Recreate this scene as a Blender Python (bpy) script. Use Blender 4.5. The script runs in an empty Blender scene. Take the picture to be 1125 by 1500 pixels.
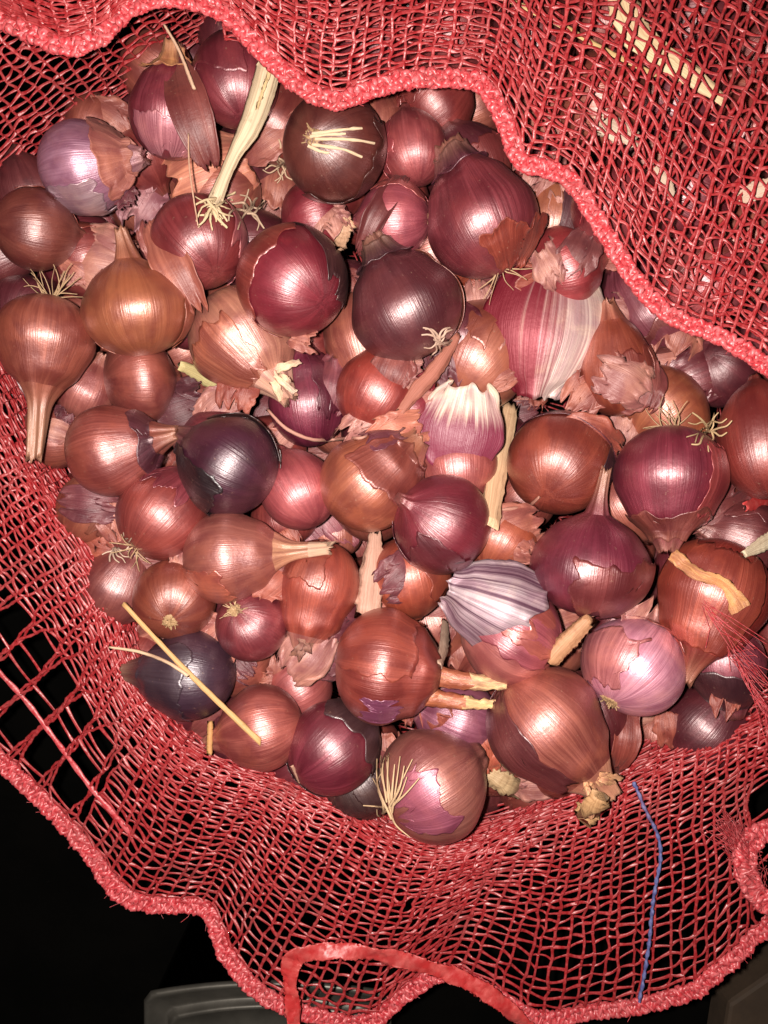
import bpy, math, random
import numpy as np
from mathutils import Matrix, Vector

# ------------------------------------------------------------------ camera, world, flash, exposure
scene = bpy.context.scene
COL = scene.collection
CZ = 0.580            # lens height above the floor (m)
F = 1221.0            # focal length in pixels of the 1125 x 1500 photograph
cam_d = bpy.data.cameras.new('camera')
cam = bpy.data.objects.new('camera', cam_d); COL.objects.link(cam)
cam.location = (0, 0, CZ)
cam_d.sensor_fit = 'VERTICAL'
cam_d.angle = 2 * math.atan(750 / F)
cam_d.clip_start = 0.01; cam_d.clip_end = 50
scene.camera = cam
world = bpy.data.worlds.new('World'); scene.world = world; world.use_nodes = True
world.node_tree.nodes['Background'].inputs[0].default_value = (1.0, 0.80, 0.62, 1)
world.node_tree.nodes['Background'].inputs[1].default_value = 0.006
fl = bpy.data.lights.new('phone_flash', 'POINT')
fl.energy = 15.5; fl.shadow_soft_size = 0.004; fl.color = (1.0, 0.93, 0.85)
flash = bpy.data.objects.new('phone_flash', fl); COL.objects.link(flash)
flash.location = (-0.016, 0.004, CZ + 0.003)
scene.view_settings.view_transform = 'Standard'
scene.view_settings.look = 'None'
scene.view_settings.exposure = 0.0
scene.view_settings.gamma = 1.0
scene.view_settings.use_curve_mapping = False

rng = np.random.default_rng(7)
random.seed(7)
PI = math.pi


def P(px, py, z):
    """point of the place at height z that stands at photograph pixel px, py"""
    return np.array([(px - 562.5) * (CZ - z) / F, (750 - py) * (CZ - z) / F, z])


def lin(c, a=1.0):
    out = []
    for v in c[:3]:
        v = v / 255.0
        out.append(v / 12.92 if v <= 0.04045 else ((v + 0.055) / 1.055) ** 2.4)
    return (out[0], out[1], out[2], a)


# ------------------------------------------------------------------ materials
class N:
    def __init__(s, name):
        s.m = bpy.data.materials.new(name); s.m.use_nodes = True
        s.t = s.m.node_tree; s.b = s.t.nodes['Principled BSDF']

    def n(s, typ, **kw):
        x = s.t.nodes.new(typ)
        for k, v in kw.items(): setattr(x, k, v)
        return x

    def l(s, a, b): s.t.links.new(a, b)

    def math(s, op, a, b=None, clamp=False):
        x = s.n('ShaderNodeMath', operation=op, use_clamp=clamp)
        for i, v in enumerate((a, b)):
            if v is None: continue
            if isinstance(v, (int, float)): x.inputs[i].default_value = v
            else: s.l(v, x.inputs[i])
        return x.outputs[0]

    def mix(s, f, a, b, blend='MIX'):
        x = s.n('ShaderNodeMix', data_type='RGBA', blend_type=blend)
        for sock, v in ((x.inputs[0], f), (x.inputs[6], a), (x.inputs[7], b)):
            if isinstance(v, (int, float)): sock.default_value = v
            elif isinstance(v, tuple): sock.default_value = v
            else: s.l(v, sock)
        return x.outputs[2]

    def noise(s, vec, scale, detail=3.0, rough=0.5, dist=0.0):
        x = s.n('ShaderNodeTexNoise')
        x.inputs['Scale'].default_value = scale; x.inputs['Detail'].default_value = detail
        x.inputs['Roughness'].default_value = rough; x.inputs['Distortion'].default_value = dist
        if vec is not None: s.l(vec, x.inputs['Vector'])
        return x.outputs['Fac']

    def rng(s, v, a, b, c=0.0, d=1.0):
        x = s.n('ShaderNodeMapRange', interpolation_type='SMOOTHSTEP')
        x.inputs[1].default_value = a; x.inputs[2].default_value = b
        x.inputs[3].default_value = c; x.inputs[4].default_value = d
        s.l(v, x.inputs[0]); return x.outputs[0]

    def bump(s, h, strength, dist):
        x = s.n('ShaderNodeBump'); x.inputs['Strength'].default_value = strength
        x.inputs['Distance'].default_value = dist; s.l(h, x.inputs['Height'])
        s.l(x.outputs[0], s.b.inputs['Normal']); return x


def skin_material(name, rough, coat, dry, two=None):
    """onion skin: the object's own colour, meridian veins from the 'mer' attribute, blotches and flecks"""
    k = N(name)
    oi = k.n('ShaderNodeObjectInfo')
    at = k.n('ShaderNodeAttribute', attribute_name='mer')
    tc = k.n('ShaderNodeTexCoord')
    seed = k.math('MULTIPLY', oi.outputs['Random'], 61.0)

    def stretched(kx, kz):
        a = k.n('ShaderNodeVectorMath', operation='MULTIPLY'); k.l(at.outputs['Vector'], a.inputs[0])
        a.inputs[1].default_value = (kx, kx, kz)
        b = k.n('ShaderNodeVectorMath', operation='ADD'); k.l(a.outputs[0], b.inputs[0])
        k.l(seed, b.inputs[1]); return b.outputs[0]
    ob = k.n('ShaderNodeVectorMath', operation='ADD'); k.l(tc.outputs['Object'], ob.inputs[0]); k.l(seed, ob.inputs[1])
    fine = k.noise(stretched(13.0, 0.8), 1.0, 6.0, 0.70, 0.2)
    thin = k.noise(stretched(46.0, 1.0), 1.0, 2.0, 0.6, 0.1)
    broad = k.noise(stretched(2.0, 2.2), 1.0, 2.0, 0.5, 0.4)
    blot = k.noise(ob.outputs[0], 46.0, 6.0, 0.64, 0.6)
    fleck = k.noise(ob.outputs[0], 620.0, 3.0, 0.6)
    c = oi.outputs['Color']
    dark = k.mix(1.0, c, (0.62, 0.43, 0.54, 1), 'MULTIPLY')
    pale = k.mix(1.0, k.mix(1.0, c, (1.45, 1.50, 1.55, 1), 'MULTIPLY'), (0.018, 0.014, 0.012, 1), 'ADD')
    f1 = k.rng(fine, 0.32, 0.70)
    striped = k.mix(f1, dark, pale)
    base = k.mix(oi.outputs['Alpha'], c, striped)
    vein = k.rng(thin, 0.56, 0.70, 0.0, 0.75)
    vein = k.math('MULTIPLY', vein, oi.outputs['Alpha'])
    base = k.mix(vein, base, pale)
    base = k.mix(k.rng(broad, 0.38, 0.64, 0.0, 0.85), base, dark)
    warm = k.mix(1.0, c, (1.30, 1.22, 1.00, 1), 'MULTIPLY')
    base = k.mix(k.rng(blot, 0.46, 0.70, 0.0, 0.50), base, warm)
    base = k.mix(k.rng(fleck, 0.66, 0.74, 0.0, 0.35), base, lin((190, 150, 128)))
    if two:      # skin with a second pigment: (colour, axis of the fade, from, to, vein count)
        sx = k.n('ShaderNodeSeparateXYZ'); k.l(at.outputs['Vector'], sx.inputs[0])
        vv = k.noise(stretched(two[4], 0.6), 1.0, 4.0, 0.6, 0.1)
        if two[1] is None: fac = k.rng(vv, two[2], two[3])
        else: fac = k.rng(k.math('ADD', sx.outputs[two[1]], k.math('MULTIPLY', k.math('SUBTRACT', vv, 0.5), two[5])), two[2], two[3])
        base = k.mix(fac, base, lin(two[0]))
    # papery browning towards neck and root: the skin itself is drier there
    sep = k.n('ShaderNodeSeparateXYZ'); k.l(at.outputs['Vector'], sep.inputs[0])
    sv = k.math('ADD', sep.outputs[2], k.math('MULTIPLY', fine, 0.35))
    tip = k.rng(sv, 1.12, 1.62, 0.0, 0.75)
    base = k.mix(tip, base, lin((178, 128, 100)))
    k.l(base, k.b.inputs['Base Color'])
    r = k.math('ADD', k.math('MULTIPLY', blot, 0.30), rough - 0.15)
    r = k.math('ADD', r, k.math('MULTIPLY', tip, 0.25))
    k.l(r, k.b.inputs['Roughness'])
    k.b.inputs['Specular IOR Level'].default_value = 0.7
    k.b.inputs['Metallic'].default_value = 0.08 if dry else 0.42   # pearly sheen of the skin
    k.b.inputs['Coat Weight'].default_value = coat
    k.b.inputs['Coat Roughness'].default_value = 0.36
    k.b.inputs['Coat IOR'].default_value = 1.75
    if dry:
        k.b.inputs['Sheen Weight'].default_value = 0.03
    h = k.math('ADD', k.math('MULTIPLY', fine, 0.5), k.math('MULTIPLY', thin, 0.7))
    h = k.math('ADD', h, k.math('MULTIPLY', k.noise(ob.outputs[0], 260.0, 5.0, 0.65), 0.8))
    bp = k.bump(h, 0.42 if not dry else 0.6, 0.0006)
    k.l(bp.outputs[0], k.b.inputs['Coat Normal'])
    return k.m


M_SKIN = skin_material('onion_skin_glossy', 0.48, 0.85, False)
M_SHELL = skin_material('striped_silver_skin', 0.55, 0.0, False, ((84, 46, 66), None, .38, .66, 10.0))
M_PEEL = skin_material('maroon_white_peel', 0.5, 0.05, False, ((122, 26, 42), 1, -.70, .35, 10.0, 1.6))
M_FRINGE = skin_material('purple_white_skin', 0.5, 0.10, True, ((124, 42, 66), 2, .72, .54, 9.0, .35))
M_HUSK = skin_material('onion_husk_papery', 0.50, 0.04, True)


def tone(c, st):
    l = lin(c); return (l[0] * .82, l[1] * .69, l[2] * .80, st)


def fibre_material(name, rough, streak):
    k = N(name)
    oi = k.n('ShaderNodeObjectInfo'); at = k.n('ShaderNodeAttribute', attribute_name='mer')
    a = k.n('ShaderNodeVectorMath', operation='MULTIPLY'); k.l(at.outputs['Vector'], a.inputs[0])
    a.inputs[1].default_value = (6, 6, 1.5)
    s1 = k.noise(a.outputs[0], 1.0, 4.0, 0.65)
    tc = k.n('ShaderNodeTexCoord')
    s2 = k.noise(tc.outputs['Object'], 160.0, 4.0, 0.6)
    c = oi.outputs['Color']
    d = k.mix(1.0, c, (0.62, 0.53, 0.50, 1), 'MULTIPLY')
    b = k.mix(k.rng(s1, 0.35, 0.62, 0.0, streak), c, d)
    b = k.mix(k.rng(s2, 0.58, 0.72, 0.0, 0.6), b, d)
    k.l(b, k.b.inputs['Base Color']); k.b.inputs['Roughness'].default_value = rough
    k.bump(s1, 0.5, 0.0006)
    return k.m


M_FIBRE = fibre_material('dry_fibre', 0.62, 0.7)


def plastic_material(name, c, c2, rough, scale):
    k = N(name)
    tc = k.n('ShaderNodeTexCoord'); geo = k.n('ShaderNodeNewGeometry')
    n1 = k.noise(tc.outputs['Object'], scale, 4.0, 0.6)
    n2 = k.noise(tc.outputs['Object'], 42.0, 3.0, 0.6)
    b = k.mix(k.rng(n1, 0.38, 0.66), lin(c), lin(c2))
    dust = k.rng(n2, 0.48, 0.74, 0.0, 0.35)
    b = k.mix(dust, b, lin((140, 82, 80)))
    isl = k.math('MULTIPLY', geo.outputs['Random Per Island'], 0.35)
    b = k.mix(isl, b, lin((118, 26, 32)))
    k.l(b, k.b.inputs['Base Color'])
    r = k.math('ADD', k.math('MULTIPLY', n1, 0.35), rough)
    k.l(r, k.b.inputs['Roughness'])
    k.b.inputs['Specular IOR Level'].default_value = 0.6
    k.bump(n1, 0.35, 0.0008)
    return k.m


M_NET = plastic_material('red_net_tape', (152, 34, 38), (176, 66, 68), 0.22, 420)
M_HEM = plastic_material('red_hem_cord', (194, 56, 64), (216, 108, 112), 0.2, 520)
M_RIBBON = plastic_material('red_flat_ribbon', (190, 48, 48), (206, 84, 80), 0.28, 160)
M_BLUE = plastic_material('blue_yarn', (70, 92, 150), (104, 126, 176), 0.4, 500)


def plain(name, c, rough, metal=0.0, scale=30.0, var=0.5, bumpd=0.001):
    k = N(name); tc = k.n('ShaderNodeTexCoord')
    n1 = k.noise(tc.outputs['Object'], scale, 6.0, 0.65)
    cl = lin(c); dk = (cl[0] * var, cl[1] * var, cl[2] * var, 1)
    k.l(k.mix(k.rng(n1, 0.35, 0.65), dk, cl), k.b.inputs['Base Color'])
    k.b.inputs['Metallic'].default_value = metal
    k.l(k.math('ADD', k.math('MULTIPLY', n1, 0.2), rough - 0.1), k.b.inputs['Roughness'])
    k.bump(n1, 0.3, bumpd)
    return k.m


M_FLOOR = plain('dark_floor', (6, 5, 4), 0.9, 0, 22, 0.5)
M_STEEL = plain('brushed_steel', (88, 84, 78), 0.42, 0.6, 60, 0.8, 0.0003)
M_BOARD = plain('brown_board', (62, 46, 32), 0.8, 0, 40, 0.7)


M_FLOOR.node_tree.nodes['Principled BSDF'].inputs['Specular IOR Level'].default_value = 0.04

# ------------------------------------------------------------------ mesh helpers
def mesh_obj(name, verts, faces, mat, parent=None, color=None, mer=None, smooth=True, solid=0.0):
    me = bpy.data.meshes.new(name)
    verts = np.asarray(verts, dtype=np.float64)
    if isinstance(faces, np.ndarray):
        faces = faces.tolist()
    me.from_pydata(verts.tolist(), [], faces)
    if mer is not None:
        a = me.attributes.new('mer', 'FLOAT_VECTOR', 'POINT')
        a.data.foreach_set('vector', np.asarray(mer, dtype=np.float32).ravel())
    if smooth:
        me.polygons.foreach_set('use_smooth', [True] * len(me.polygons))
    me.materials.append(mat); me.update()
    o = bpy.data.objects.new(name, me); COL.objects.link(o)
    if parent is not None: o.parent = parent
    if color is not None: o.color = color
    if solid:
        s = o.modifiers.new('thickness', 'SOLIDIFY'); s.thickness = solid; s.offset = 0
    return o


def tag(o, label=None, cat=None, group=None, kind=None):
    if label: o['label'] = label
    if cat: o['category'] = cat
    if group: o['group'] = group
    if kind: o['kind'] = kind
    return o


def empty(name, loc, rot=None):
    e = bpy.data.objects.new(name, None); COL.objects.link(e)
    e.empty_display_size = 0.01
    m = Matrix.Translation(Vector(loc))
    if rot is not None: m = m @ rot.to_4x4()
    e.matrix_world = m
    return e


def wob(r, n=6, f=1.0):
    """smooth random function of 3-D points: a few random plane waves"""
    d = r.normal(size=(n, 3)); d /= np.linalg.norm(d, axis=1)[:, None]
    k = f * r.uniform(0.6, 1.8, n); ph = r.uniform(0, 6.28, n)

    def g(p): return np.sin(p @ (d * k[:, None]).T + ph).mean(axis=-1)
    return g


def wob1(r, n=7, f=1.0):
    k = f * r.uniform(0.5, 2.6, n); ph = r.uniform(0, 6.28, n); a = 1 / (0.5 + k / f)

    def g(x): return (np.sin(np.multiply.outer(np.asarray(x, float), k) + ph) * a).sum(-1) / a.sum()
    return g


def grid_faces(nu, nv, wrap_u=False, off=0):
    """vertices laid out [v][u]"""
    u = np.arange(nu if wrap_u else nu - 1); v = np.arange(nv - 1)
    U, V = np.meshgrid(u, v); U2 = (U + 1) % nu
    return (np.stack([V * nu + U, V * nu + U2, (V + 1) * nu + U2, (V + 1) * nu + U], -1).reshape(-1, 4) + off)


def sweep(paths, wa, wb, sides=6, ref=(0.05, 0.03, 1.0), twist=None, rough=0.0, r=None):
    """paths (M, n, 3) -> tubes with elliptical section (wa across, wb along ref)"""
    p = np.asarray(paths, float)
    if p.ndim == 2: p = p[None]
    M, n, _ = p.shape
    t = np.gradient(p, axis=1); t /= (np.linalg.norm(t, axis=2, keepdims=True) + 1e-12)
    ref = np.broadcast_to(np.asarray(ref, float), p.shape)
    b = np.cross(t, ref); b /= (np.linalg.norm(b, axis=2, keepdims=True) + 1e-12)
    nn = np.cross(b, t)
    wa = np.broadcast_to(np.asarray(wa, float), (M, n)) if np.ndim(wa) != 1 else np.broadcast_to(np.asarray(wa, float)[None, :] if len(wa) == n else np.asarray(wa)[:, None], (M, n))
    wb = np.broadcast_to(np.asarray(wb, float), (M, n)) if np.ndim(wb) != 1 else np.broadcast_to(np.asarray(wb, float)[None, :] if len(wb) == n else np.asarray(wb)[:, None], (M, n))
    ang = np.arange(sides) * 2 * PI / sides
    if twist is not None:
        tw = np.broadcast_to(twist, (M, n)); cb, sb = np.cos(tw)[..., None], np.sin(tw)[..., None]
        b, nn = b * cb + nn * sb, nn * cb - b * sb
    v = p[:, :, None, :] + b[:, :, None, :] * (np.cos(ang)[None, None, :, None] * wa[:, :, None, None]) \
        + nn[:, :, None, :] * (np.sin(ang)[None, None, :, None] * wb[:, :, None, None])
    if rough and r is not None:
        v = v + r.normal(size=v.shape) * rough
    f0 = grid_faces(sides, n, True)
    faces = (f0[None] + (np.arange(M) * n * sides)[:, None, None]).reshape(-1, 4)
    mer = np.zeros((M, n, sides, 3)); mer[..., 0] = np.cos(ang); mer[..., 1] = np.sin(ang)
    mer[..., 2] = np.linspace(0, 1, n)[None, :, None]
    return v.reshape(-1, 3), faces, mer.reshape(-1, 3)


def merge(parts):
    V, Fc, Me, o = [], [], [], 0
    for v, f, m in parts:
        V.append(v); Fc.append(np.asarray(f) + o); Me.append(m); o += len(v)
    return np.concatenate(V), np.concatenate(Fc), np.concatenate(Me)


def crw(t, n):
    """Catmull-Rom weights for parameters t in [0, n-1] over n knots"""
    t = np.clip(np.asarray(t, float), 0, n - 1 - 1e-9); i = np.floor(t).astype(int); f = t - i
    W = np.zeros((len(t), n))
    w = [-0.5 * f + f * f - 0.5 * f ** 3, 1 - 2.5 * f * f + 1.5 * f ** 3, 0.5 * f + 2 * f * f - 1.5 * f ** 3, -0.5 * f * f + 0.5 * f ** 3]
    for j in range(4):
        np.add.at(W, (np.arange(len(t)), np.clip(i - 1 + j, 0, n - 1)), w[j])
    return W


def spline(pts, n, uniform=True):
    pts = np.asarray(pts, float)
    t = np.linspace(0, len(pts) - 1, max(n * 4, 60)); q = crw(t, len(pts)) @ pts
    if not uniform: return crw(np.linspace(0, len(pts) - 1, n), len(pts)) @ pts
    d = np.r_[0, np.cumsum(np.linalg.norm(np.diff(q, axis=0), axis=1))]
    s = np.linspace(0, d[-1], n)
    return np.stack([np.interp(s, d, q[:, k]) for k in range(3)], -1)


# ------------------------------------------------------------------ the ground
mesh_obj('floor', [(-3, -3, 0), (3, -3, 0), (3, 3, 0), (-3, 3, 0)], [(0, 1, 2, 3)], M_FLOOR, smooth=False)['kind'] = 'structure'

# ------------------------------------------------------------------ onions: shape
NSEG, NRING = 52, 40


def profile(zt, L, rn, pear):
    """radius (in R) at zt = z / h, root at -1, shoulder end at 1, neck up to 1 + L"""
    zt = np.asarray(zt, float)
    zc = np.clip(zt, -1, 1)
    low = np.sqrt(np.clip(1 - np.abs(zc) ** 2.15, 0, 1))
    up = np.clip(1 - np.abs(zc) ** 1.95, 0, 1) ** (0.70 + 0.45 * pear)
    b = np.where(zc < 0, low, up)
    s = np.clip((zt - 0.25) / 0.75, 0, 1); s = s * s * (3 - 2 * s)
    over = np.clip(zt - 1, 0, None)
    nk = rn * s * (1 - 0.32 * np.clip(over / max(L, 1e-3), 0, 1))
    r = (b ** 1.7 + nk ** 1.7) ** (1 / 1.7)
    r = r + pear * 0.30 * np.exp(-((zt - 0.86) / 0.34) ** 2) * np.where(zt > 0, 1, 0) * np.clip(zt / 0.3, 0, 1)
    return r


def onion_point(th, zt, g):
    """local surface point of onion geometry g for arrays th, zt"""
    r = profile(zt, g['L'], g['rn'], g['pear']) * g['R']
    x, y, z = r * np.cos(th), r * np.sin(th), zt * g['h']
    u = np.stack([np.cos(th) * np.clip(r / g['R'], 0, 1), np.sin(th) * np.clip(r / g['R'], 0, 1), zt], -1)
    k = 1 + 0.045 * g['w1'](u * 0.9) + 0.006 * g['w2'](u * 6)
    neck = np.clip((zt - 0.75) / 0.3, 0, 1)
    k = k + neck * (0.10 * np.cos(3 * th + g['ph']) + 0.07 * np.cos(7 * th + 2 * g['ph'] + zt * 2))
    x, y = x * k, y * k * (1 - 0.30 * neck * g['flat'])
    z = z * (1 + 0.03 * g['w1'](u + 3.0))
    bz = np.clip(zt - 0.75, 0, None) ** 1.6
    x = x + g['bx'] * bz * g['h']; y = y + g['by'] * bz * g['h']
    return np.stack([x, y, z], -1)


def make_geo(R, e, L, rn, pear, r, bend=(0, 0)):
    return dict(R=R, h=R * e, L=L, rn=rn, pear=pear, w1=wob(r, 6, 1.5), w2=wob(r, 8, 1.5), ph=r.uniform(0, 6.28),
                flat=r.uniform(0.2, 0.9), bx=bend[0], by=bend[1])


def ring_mesh(g, zts, r, closed_lo=False, closed_hi=False, ragged=0.0):
    th = np.arange(NSEG) * 2 * PI / NSEG
    Z, T = np.meshgrid(zts, th, indexing='ij')
    Zr = Z.copy()
    if ragged:
        j = wob1(r, 9, 3.0)(th) * ragged + r.uniform(-0.4, 0.4, NSEG) * ragged
        k = np.clip((Z - zts[0]) / (zts[-1] - zts[0]), 0, 1) ** 3
        Zr = Z + k * j[None, :]
    pts = onion_point(T.ravel(), Zr.ravel(), g)
    mer = np.stack([np.cos(T).ravel(), np.sin(T).ravel(), ((Z + 1) / 2).ravel()], -1)
    f = grid_faces(NSEG, len(zts), True).tolist()
    n = len(pts)
    if closed_lo:
        c = onion_point(np.array([0.0]), np.array([zts[0]]), g)[0] * np.array([0, 0, 1.0])
        pts = np.vstack([pts, c]); mer = np.vstack([mer, [0, 0, 0]])
        f += [(n, (i + 1) % NSEG, i) for i in range(NSEG)]
    if closed_hi:
        b = (len(zts) - 1) * NSEG
        c = pts[b:b + NSEG].mean(0) - np.array([0, 0, 0.06 * g['h']])
        pts = np.vstack([pts, c]); mer = np.vstack([mer, [0, 0, (zts[-1] + 1) / 2]])
        m = len(pts) - 1
        f += [(m, b + i, b + (i + 1) % NSEG) for i in range(NSEG)]
    return pts, f, mer


def skin_patch(g, thc, thw, s0, s1, r, lift=0.05, jag=0.10, base=0.014, nu=64, nv=26):
    """torn sheet of outer skin hugging the onion: th centre / half width (deg), s from root 0 to neck 1"""
    a = np.linspace(-1, 1, nu); b = np.linspace(0, 1, nv)
    j0, j1, j2, j3 = (wob1(r, 9, 5.0) for _ in range(4))
    full = thw >= 179
    B, A = np.meshgrid(b, a, indexing='ij')
    fra = lambda j, x: j(x * 1.2) + 0.24 * j(x * 3.7 + 3) + 0.05 * j(x * 11 + 7)
    lo = s0 + jag * fra(j0, A)
    hi = s1 + jag * fra(j1, A)
    S = lo + (hi - lo) * B
    thL = -thw * (1 + (0 if full else 1.3 * jag) * fra(j2, B * 2))
    thR = thw * (1 + (0 if full else 1.3 * jag) * fra(j3, B * 2))
    TH = np.radians(thc + thL + (thR - thL) * (A + 1) / 2)
    ZT = -np.cos(np.clip(S, 0.02, 1.15) * PI / 1.0)
    ZT = np.where(S > 1, 1 + (S - 1) * 1.6, ZT)
    p = onion_point(TH.ravel(), ZT.ravel(), g)
    q = onion_point(TH.ravel(), ZT.ravel(), dict(g, R=g['R'] * 1.05, h=g['h'] * 1.05))
    d = q - p; d /= (np.linalg.norm(d, axis=1)[:, None] + 1e-9)
    eb = np.maximum(np.abs(2 * B - 1) ** 6, 0)
    ea = np.zeros_like(A) if full else np.abs(A) ** 6
    edge = np.clip(np.maximum(eb, ea), 0, 1).ravel()
    crumple = wob(r, 8, 9.0)(np.stack([np.cos(TH), np.sin(TH), ZT], -1).reshape(-1, 3))
    off = g['R'] * (base + 0.006 * (crumple + 1) + lift * edge * (0.6 + 0.9 * np.clip(crumple + 0.3, 0, 1)))
    v = p + d * off[:, None]
    mer = np.stack([np.cos(TH).ravel(), np.sin(TH).ravel(), S.ravel()], -1)
    return v, grid_faces(nu, nv), mer


def root_tuft(g, n, length, r, bias=(0, 0, 0), spread=0.8, thick=0.00034):
    """dry roots: thin curling fibres leaving the root plate"""
    parts = []
    R, h = g['R'], g['h']
    for i in range(n):
        a = r.uniform(0, 6.28); rad = R * 0.15 * math.sqrt(r.uniform(0, 1))
        p0 = np.array([rad * math.cos(a), rad * math.sin(a), -h * 0.955])
        d = np.array([math.cos(a) * spread, math.sin(a) * spread, -0.75]) + np.array(bias) + r.normal(size=3) * 0.28
        d /= np.linalg.norm(d)
        LL = R * length * r.uniform(0.55, 1.15); m = 9
        pts = [p0]; cur = r.normal(size=3) * 0.30
        for k in range(m - 1):
            cur = cur * 0.8 + r.normal(size=3) * 0.13
            d = d + cur * 0.36; d /= np.linalg.norm(d)
            nx = pts[-1] + d * LL / (m - 1)
            rr = math.hypot(nx[0] / R, nx[1] / R); zz = nx[2] / h
            q = rr * rr + zz * zz
            if q < 1.06: nx = nx * math.sqrt(1.06 / q)
            pts.append(nx)
        w = np.linspace(1.0, 0.45, m) * thick * r.uniform(0.7, 1.3)
        parts.append(sweep(np.array(pts), w, w, 5, ref=(0.31, 0.52, 0.79)))
    return merge(parts)


def root_plate(g, r):
    """crusty little disc with root stubs at the base"""
    R, h = g['R'], g['h']; n = 26; rings = [0.0, 0.06, 0.11, 0.15, 0.175]
    V = []; 
    for k, q in enumerate(rings[1:]):
        for i in range(n):
            a = 2 * PI * i / n
            rr = R * q * (1 + 0.15 * math.sin(3 * a + 1) + r.normal() * 0.05)
            V.append((rr * math.cos(a), rr * math.sin(a), -h * (1.015 if k < 3 else 0.945) + r.normal() * R * 0.016))
    V.append((0, 0, -h * 1.0)); f = grid_faces(n, 4, True).tolist()
    f += [(len(V) - 1, (i + 1) % n, i) for i in range(n)]
    V = np.array(V); mer = np.stack([V[:, 0] / R * 6, V[:, 1] / R * 6, np.zeros(len(V))], -1)
    parts = [(V, None, mer)]
    st = []
    for i in range(26):
        a = r.uniform(0, 6.28); q = R * 0.15 * math.sqrt(r.uniform(0.02, 1))
        p0 = np.array([q * math.cos(a), q * math.sin(a), -h * 0.99])
        d = np.array([math.cos(a) * 0.7, math.sin(a) * 0.7, -0.6]) + r.normal(size=3) * 0.3
        pp = np.stack([p0, p0 + d * R * 0.035, p0 + d * R * 0.07 + r.normal(size=3) * R * 0.012])
        st.append(sweep(pp, R * 0.014, R * 0.014, 4, ref=(0.31, 0.52, 0.79)))
    sv, sf, sm = merge(st)
    sf = (sf + len(V)).tolist()
    return np.vstack([V, sv]), f + sf, np.vstack([mer, sm])


def frame(ang, tilt, twist=0.0):
    """rotation whose local z is the neck direction: image angle (deg, up = 90) and lift towards the lens"""
    a, t = math.radians(ang), math.radians(tilt)
    z = Vector((math.cos(a) * math.cos(t), math.sin(a) * math.cos(t), math.sin(t)))
    up = Vector((0, 0, 1)) if abs(tilt) < 80 else Vector((0, 1, 0))
    x = (up - z * up.dot(z)).normalized(); y = z.cross(x)
    m = Matrix((x, y, z)).transposed()
    return m @ Matrix.Rotation(math.radians(twist), 3, 'Z')


# colours (as the skins look, not as they are lit)
COP = (186, 116, 84); TAN = (200, 136, 104); BRN = (158, 84, 62); DBR = (112, 58, 48); RBR = (160, 68, 56)
ORB = (176, 84, 56); RED = (150, 52, 56); MAG = (128, 40, 58); DMG = (104, 34, 48); PUR = (112, 48, 66)
DPU = (66, 32, 44); BLK = (46, 30, 38); PNK = (192, 112, 118); RPK = (176, 86, 84); LIL = (184, 138, 152)
SIL = (196, 172, 176); STRAW = (224, 196, 150); WHT = (232, 218, 196); GRY = (124, 100, 94); CRM = (226, 184, 140)

ONIONS = []


def O(x, y, r, ang, tilt, e, L, rn, col, level, label, st=0.5, pear=0.4, skins=(), roots=None, plate=False, bend=(0, 0), dry=None, tuft=None):
    ONIONS.append(dict(x=x, y=y, r=r, ang=ang, tilt=tilt, e=e, L=L, rn=rn, col=col, level=level, label=label, st=st,
                       pear=pear, skins=skins, roots=roots, plate=plate, bend=bend, dry=dry, tuft=tuft))


# level 0: lying on top
O(125, 246, 66, 8, 5, 1.0, .35, .30, LIL, 0, 'lilac onion with silvery sheen and a pale dried neck flap, against the net', .5, .5,
  skins=[(-10, 95, .66, 1.05, (172, 112, 90), .10), (80, 40, .3, .62, (178, 160, 158), .03)])
O(54, 337, 60, 5, -38, .98, .2, .2, (140, 76, 60), 0, 'smooth brown onion with a faint root scar, beside the lilac onion', .35, .2)
O(200, 452, 80, 97, 12, .86, .62, .17, (182, 112, 72), 0, 'squat copper onion with a short upright neck and a curled husk beside it', .35, .35, bend=(0.05, -.05), skins=[(120, 50, .2, .8, (168, 96, 64), .012), (-130, 40, .2, .8, (170, 100, 70), .012)])
O(66, 500, 70, -94, 4, .98, 1.55, .27, (164, 92, 68), 0, 'brown pear-shaped onion with white root hairs and a long dry neck along the net', .65, .8,
  tuft=(18, .9, (0.5, 0, .25)))
O(166, 660, 68, 14, 6, .98, .5, .30, (160, 84, 68), 0, 'brown striped onion whose dark purple neck points at the blackish onion', .7, .6,
  skins=[(0, 120, .76, .98, (96, 44, 56), .015)])
O(336, 682, 74, 150, -8, .96, .35, .28, (80, 30, 52), 0, 'blackish purple onion with a crumpled dark neck beside the magenta onion', .15, .4,
  skins=[(-60, 45, .40, .98, (44, 20, 28), .05), (130, 50, .2, .75, (70, 38, 34), .05)])
O(338, 816, 68, 5, 4, 1.0, 1.15, .24, (170, 104, 84), 0, 'tan onion with a long neck ending in a cream tip', .4, .9, dry=WHT)
O(490, 216, 77, 30, -66, .95, .2, .2, (112, 54, 44), 0, 'dark brown onion showing its root plate with three cut roots', .35, .2, plate=True,
  roots=[(-8, 1.0), (-14, 1.15), (-30, .95)])
O(706, 324, 84, 114, 2, .95, .5, .46, (140, 58, 64), 0, 'large glossy red onion with golden stripes and a wide purple neck', .85, .35,
  skins=[(25, 46, .10, .36, (140, 62, 40), .10), (0, 150, .88, 1.2, (104, 46, 62), .05)], tuft=(7, .6, (0.3, .2, .3)))
O(426, 412, 80, 140, -35, 1.04, .1, .16, (148, 44, 58), 0, 'shiny red onion with a magenta patch and a dark torn skin along one side', .35, .1,
  skins=[(105, 52, .12, .85, (84, 46, 44), .03), (-35, 80, .44, .96, (158, 70, 56), .012)])
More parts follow.
